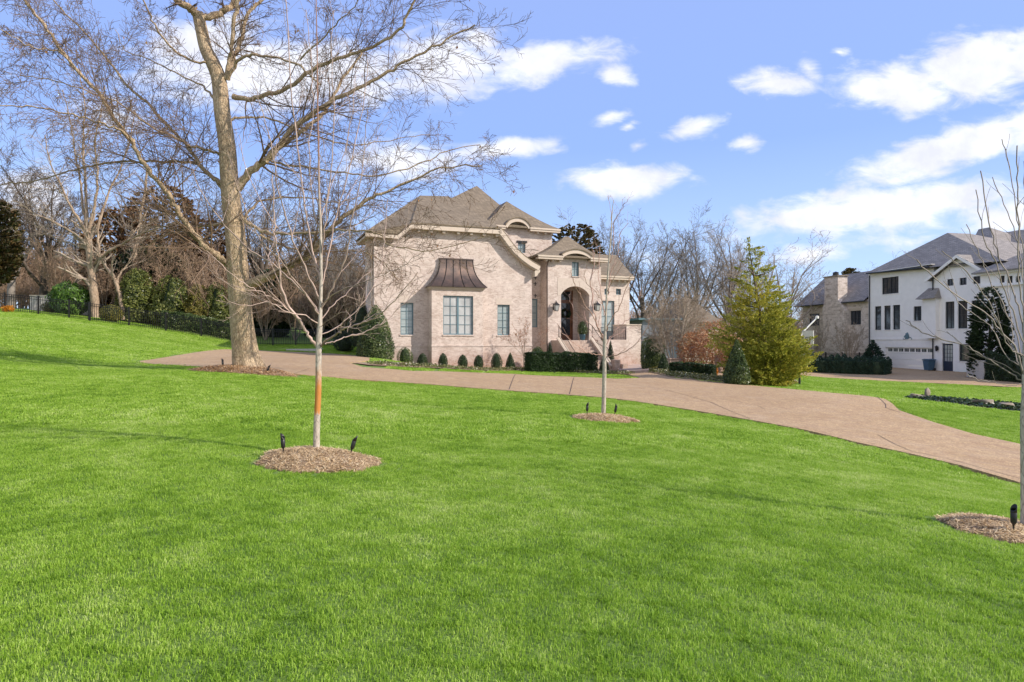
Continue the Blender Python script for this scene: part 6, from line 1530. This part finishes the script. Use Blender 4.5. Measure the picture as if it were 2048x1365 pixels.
BG=[('a',85,60,300,'dark double-branching bare tree behind the far left fence','darktwig','darktwig',1.0,1.0),
    ('b',20,66,330,'tall bare tree at the left edge behind the dark evergreen','greytwig','darktwig',2.2,1.0),
    ('d',150,70,360,'bare tree behind the bright green drooping shrub','darktwig','greytwig',.3,1.1),
    ('a',330,72,340,'bare tree rising behind the russet evergreens','greytwig','darktwig',3.0,1.0),
    ('c',420,66,400,'bare tree just left of the big old trunk','darktwig','greytwig',1.2,1.1),
    ('b',545,62,330,'slim bare tree right of the big old trunk','darktwig','greytwig',4.0,1.0),
    ('d',600,68,380,'bare tree behind the iron fence right of the big trunk','greytwig','greytwig',5.0,1.0),
    ('c',665,60,420,'bushy bare tree left of the brick house','greytwig','greytwig',.8,1.0),
    ('a',715,66,430,'bare tree close behind the left corner of the brick house','darktwig','greytwig',2.7,.8),
    ('d',1140,95,402,'bare tree rounded above the roof of the entry','greytwig','greytwig',.5,.75),
    ('b',1225,82,425,'bare tree just right of the entry roof','darktwig','greytwig',1.7,.8),
    ('a',1290,78,418,'dark bare tree behind the right end of the brick house','darktwig','greytwig',4.6,.7),
    ('c',1345,84,445,'upright bare tree behind the grey outbuilding','greytwig','greytwig',2.1,.9),
    ('d',1395,80,408,'tallest bare tree right of the brick house','greytwig','greytwig',3.4,.75),
    ('b',1445,90,440,'bare tree between the tall bare tree and the cedar','darktwig','tantwig',5.5,.8),
    ('e',1478,80,462,'fine-twigged upright tree left behind the cedar','tantwig','tantwig',.9,1.0),
    ('e',1540,76,462,'fan-shaped fine-twigged tree right behind the cedar','tantwig','tantwig',3.9,1.35),
    ('e',1630,98,540,'thin pale bare tree behind the left end of the stone house','tantwig','tantwig',1.4,.9),
    ('e',1765,100,505,'thin pale bare tree peeping over the roof between both grey roofs','tantwig','tantwig',2.9,1.1)]
for k,px,Y,yt,lab,mt,mb,rz,wd in BG: bgtree(k,px,Y,yt,lab,mt,mb,rz,wd)

# pale multi-stem tree behind the fence, traced
def traced_tree(name,px0,Y,limbs,label,seed,nch,mt='tanbark',mb='tantwig',len0=2.6):
    g=np.random.default_rng(seed); base=GY(px0,Y); root=empty(name,base,0,label,'tree'); wood=[];tw=[]
    P=dict(seg=[6,5,4,3],wob=[.1,.14,.17,.2],up=[.05,.04,.03,.02],taper=[.3,.3,.4,.5],rmin=.009,n=[6,5,4,0],t0=[.15,.12,.1,.1],ang=[(22,55),(28,60),(30,65),(30,60)],len=[.5,.45,.5,.5],rr=[.5,.5,.55,.5],short=.45)
    for pts,r0,r1,dy in limbs:
        L,r=traced(pts,Y,Y+dy,r0,r1,g,base,.03,5,.8); Ln=np.linalg.norm(np.diff(L,axis=0),axis=1).sum(); Q=dict(P); Q['len']=[min(.5,len0/Ln),.45,.5,.5]
        wood.append((L,r)); spawn(tw,L,r,0,g,Q,Ln,t0=.35,num=nch)
    tubes_mesh('trunk',wood,M[mt],root,thick=10); tubes_mesh('crown',tw,M[mb],root); return root
M['tanbark']=bark('tan_peeling_bark',(.24,.17,.11),(.38,.27,.18),(.46,.36,.26),(6,6,1.5),.4,.02)
traced_tree('fence_tree',192,51,[([(192,645),(190,620),(187,570),(182,530),(178,490),(174,455)],.36,.24,0),
  ([(178,490),(165,480),(140,462),(110,445),(75,430),(40,410)],.12,.03,-1),([(176,470),(158,440),(140,410),(120,370),(100,320),(90,270)],.13,.03,-2),([(176,465),(165,410),(160,360),(150,300),(140,240),(125,180)],.12,.03,1),
  ([(174,455),(172,400),(170,350),(165,290),(170,220),(160,150)],.15,.03,0),([(178,460),(190,410),(195,350),(190,290),(200,230),(210,170)],.13,.03,-1),([(180,480),(200,440),(215,390),(240,340),(260,280),(270,220)],.12,.03,2),
  ([(186,530),(215,505),(250,485),(290,465),(330,452),(360,440)],.12,.03,-2),([(188,520),(220,500),(255,480),(290,430),(310,380)],.1,.02,2),([(174,500),(150,490),(120,480),(95,470),(60,470)],.08,.02,2)],
  'tan-barked tree fanning into many limbs just behind the iron fence',301,14,len0=3.2)
traced_tree('leaning_tree',246,51,[([(247,640),(243,607),(235,575),(225,550),(210,530),(200,505),(196,470),(200,430)],.2,.06,0),([(233,570),(240,548),(255,530),(268,500),(275,460)],.1,.03,1),([(205,520),(185,500),(170,470),(150,450)],.06,.02,-1)],
  'leaning forked bare tree to the right of the fanning tan tree',302,7)
traced_tree('straight_tree',265,54,[([(264,630),(266,567),(268,530),(272,500),(278,470),(282,430),(290,380),(295,330)],.24,.08,0),([(276,475),(295,450),(320,430),(350,400)],.1,.03,-1),([(272,500),(255,470),(245,430),(230,390)],.09,.03,1)],
  'straight pale-trunked tree in front of the dark evergreens',303,8)

def ever(name,px,Y,ytop,wpx,mat,seed,label,n=900,per=40,leaf=.27,prof=None,ybase=None,group=None,inner=.4,sl=.9,squash=.7,trunk=True):
    p=GY(px,Y); top=-(ytop-CY)/F*Y-p.z; b=0 if ybase is None else max(0,-(ybase-CY)/F*Y-p.z)
    prof=prof or [(0,.6),(.2,.85),(.5,1),(.75,.92),(.9,.65),(1,.25)]; r=wpx/2/F*Y
    return spray_tree(name,p,top-b,[(t,q*r) for t,q in prof],n,per,leaf,mat,seed,label,group=group,inner=inner,sl=sl,base=b,squash=squash,trunk=trunk,aspect=.6)
ever('magnolia_tree',240,58,420,150,M['mageBrown'],401,'russet-topped dark evergreen left of the big old trunk',1100)
ever('magnolia_tree',325,60,372,190,M['mageBrown'],402,'tallest russet evergreen left of the big old trunk',1300)
ever('magnolia_tree',300,56,490,150,M['darkever'],403,'dark evergreen mass behind the holly screen',1000)
ever('magnolia_tree',415,60,440,140,M['mageBrown'],404,'russet evergreen directly left of the big old trunk',900)
ever('magnolia_tree',-5,54,400,95,M['magnolia'],405,'green and bronze evergreen cut by the left edge',900,ybase=565)
ever('magnolia_tree',1150,68,452,125,M['magnolia'],406,'bronze-green magnolia rising behind the entry roof',1900,per=60,inner=.1,sl=1.0,prof=[(0,.5),(.4,1),(.75,1),(.92,.8),(1,.45)],squash=1)
ever('holly_tree',545,56,540,90,M['darkever'],407,'dark evergreen right of the big old trunk behind the fence',900)
ever('holly_tree',650,60,585,100,M['darkever'],408,'dark low evergreen behind the fence near the brick house',700)
ever('round_evergreen',1700,98,537,34,M['magnolia'],409,'small round tree showing above the roof of the stone house',250,prof=[(0,.4),(.5,1),(1,.4)],ybase=560,inner=.2,leaf=.25)
for i,(px,w_,h_,m,lab) in enumerate([(272,66,105,'screenholly','glossy holly behind the fence below the leaning tree'),(345,78,100,'screenholly','broad holly in the screen behind the clipped hedge'),(398,60,92,'olive','olive-leaved shrub in the screen left of the big trunk'),(436,62,100,'screenholly','holly partly hidden behind the big old trunk'),(310,50,66,'olive','low olive shrub between two hollies')]):
    shrub('screen_holly',px,52+i*.3,w_,h_,[(0,.8),(.2,1),(.6,.9),(.85,.6),(1,.2)],9000,.17,M[m],420+i,lab,'shrub','holly screen behind the fence',rough=.28,core=.7)
shrub('weeping_shrub',139,51,72,62,[(0,.5),(.2,.8),(.5,1),(.8,.8),(1,.25)],4200,.26,M['fern'],430,'bright green drooping shrub behind the far left fence','shrub',rough=.32,droop=1.4,core=.6,aspect=.35)
shrub('golden_shrub',222,49.2,44,33,BALL,2500,.10,M['olive'],431,'round golden-olive bush just behind the iron fence','shrub',rough=.06)
shrub('orange_plant',17,45,26,13,[(0,.5),(.5,1),(1,.6)],230,.24,M['orange'],432,'orange strappy plant at the foot of the fence, far left','plant',core=None,inner=.2,rough=.2,aspect=.25,droop=-1)
hedge('clipped_hedge',GY(322,49.8),GY(462,50.4),1.2,1.35,14000,.11,M['holly'],433,'clipped dark hedge behind the iron fence left of the big trunk')
simple_wall('stone_wall',GY(60,53),GY(176,53.5),1.15,.5,M['concrete'],'pale stone wall behind the fence and the bright green shrub','wall',M['trim'])
shrub('small_shrub',100,51,30,20,BALL,1200,.09,M['olive'],434,'small grey-green shrub in front of the pale stone wall','shrub',rough=.15)
shrub('low_bush',690,47,44,40,BALL,3500,.09,M['darkever'],435,'dark low bush in the shade between the iron fence and the brick house','shrub',rough=.12)
def far_house():
    p=GY(600,95); root=empty('distant_house',p,R(12),'pale house glimpsed through the trees behind the iron fence','house')
    z=lambda py:-(py-CY)/F*95-p.z
    w1=[(-2.6,-1.6,1.2,2.8),(.2,1.2,1.2,2.8)]
    wall_mb(-4.5,3.5,-.5,z(640),0,.3,w1,).build('wall',M['stucco'],root)
    for q in w1: window(root,*q,0,2,2,M['darkframe'],M['glass'])
    r=MB(); hip(r,-5,4,-.5,7,z(640),(-2,3),(1,3),z(612),1.0); r.build('roof',M['slate'],root)
far_house()
# far-off wood that reads as one brown mass
def far_wood():
    g=np.random.default_rng(77); vs=[]
    for s_ in range(4):
        o=[]; P=dict(seg=[6,5,4,3],wob=[.08,.14,.18,.2],up=[.04,.04,.03,.02],taper=[.3,.3,.4,.5],rmin=.016,n=[10,9,6,0],t0=[.2,.12,.1,.1],ang=[(12,55),(25,60),(28,60),(28,60)],len=[1.5,.5,.5,.5],rr=[.5]*4,short=.5)
        grow(o,np.array([0,0,-.5]),np.array([0,0,1.]),4.2,.14,0,g,P); Vs=[];Fs=[];b=0
        for Pp,r in o:
            V,Fc=tube_arrays(Pp,r,3); Vs.append(V);Fs.append(Fc+b); b+=len(V)
        vs.append((np.concatenate(Vs),np.concatenate(Fs)))
    AV=[];AF=[];b=0
    spots=[(px,g.uniform(76,104),g.uniform(425,520)) for px in np.arange(-120,760,7.5)]+[(px,g.uniform(70,84),g.uniform(530,600)) for px in np.arange(-120,760,10)]+[(px,g.uniform(100,120),g.uniform(555,600)) for px in np.arange(1090,1600,10)]+[(px,g.uniform(88,95),g.uniform(590,630)) for px in np.arange(1250,1610,16)]
    for px,Y,yt in spots:
        p=GY(px,Y); top=-(yt-CY)/F*Y; V,Fc=vs[g.integers(0,4)]; s=max(.4,(top-p.z)/9.5); a=g.uniform(0,6.28); c,d=cos(a),sin(a)
        V2=np.stack([(V[:,0]*c-V[:,1]*d)*s*1.25+p.x,(V[:,0]*d+V[:,1]*c)*s*1.25+p.y,V[:,2]*s+p.z],-1); AV.append(V2); AF.append(Fc+b); b+=len(V)
    o=np_mesh('far_wood',np.concatenate(AV),np.concatenate(AF),M['fartwig'],smooth=True); tag(o,'brown leafless wood far behind the lawn and houses','wood',kind='stuff')
M['fartwig']=plain('far_twigs',(.33,.225,.145),.9,var=.3,scale=.3)
far_wood()

# tangle of bare shrubs behind the fence
for i,(px,Y,h_,lab) in enumerate([(115,54,5.2,'bare multi-stemmed shrub behind the pale stone wall'),(212,53,4.6,'bare brown shrub between the fanning tree and the leaning tree'),(312,54.5,6.0,'bare tangled shrub rising above the first hollies'),(372,55,6.5,'bare tangled shrub rising above the olive shrub'),
        (432,54,5.5,'bare tangled shrub just left of the big old trunk'),(530,53,4.2,'bare tangled shrub right of the big old trunk'),(590,54,5.0,'bare tangled shrub behind the gate end of the iron fence'),(640,53,4.2,'bare tangled shrub behind the large sapling'),(688,52,5.2,'bare tangled shrub at the left side of the brick house')]):
    p=GY(px,Y)
    if i==0: BS=vase_tree('bare_shrub',p,5.0,1.0,9,501,lab,'shrub',M['tantwig'],M['fartwig'],r0=.045,ang=.6,n=(9,7,5,0),rmin=.011,group='bare shrubs behind the fence'); o=BS
    else: o=copy_tree(BS)
    o.location=p; o.rotation_euler=(0,0,i*1.3); k=h_/5; o.scale=(k,k,k); tag(o,lab,'shrub','bare shrubs behind the fence')
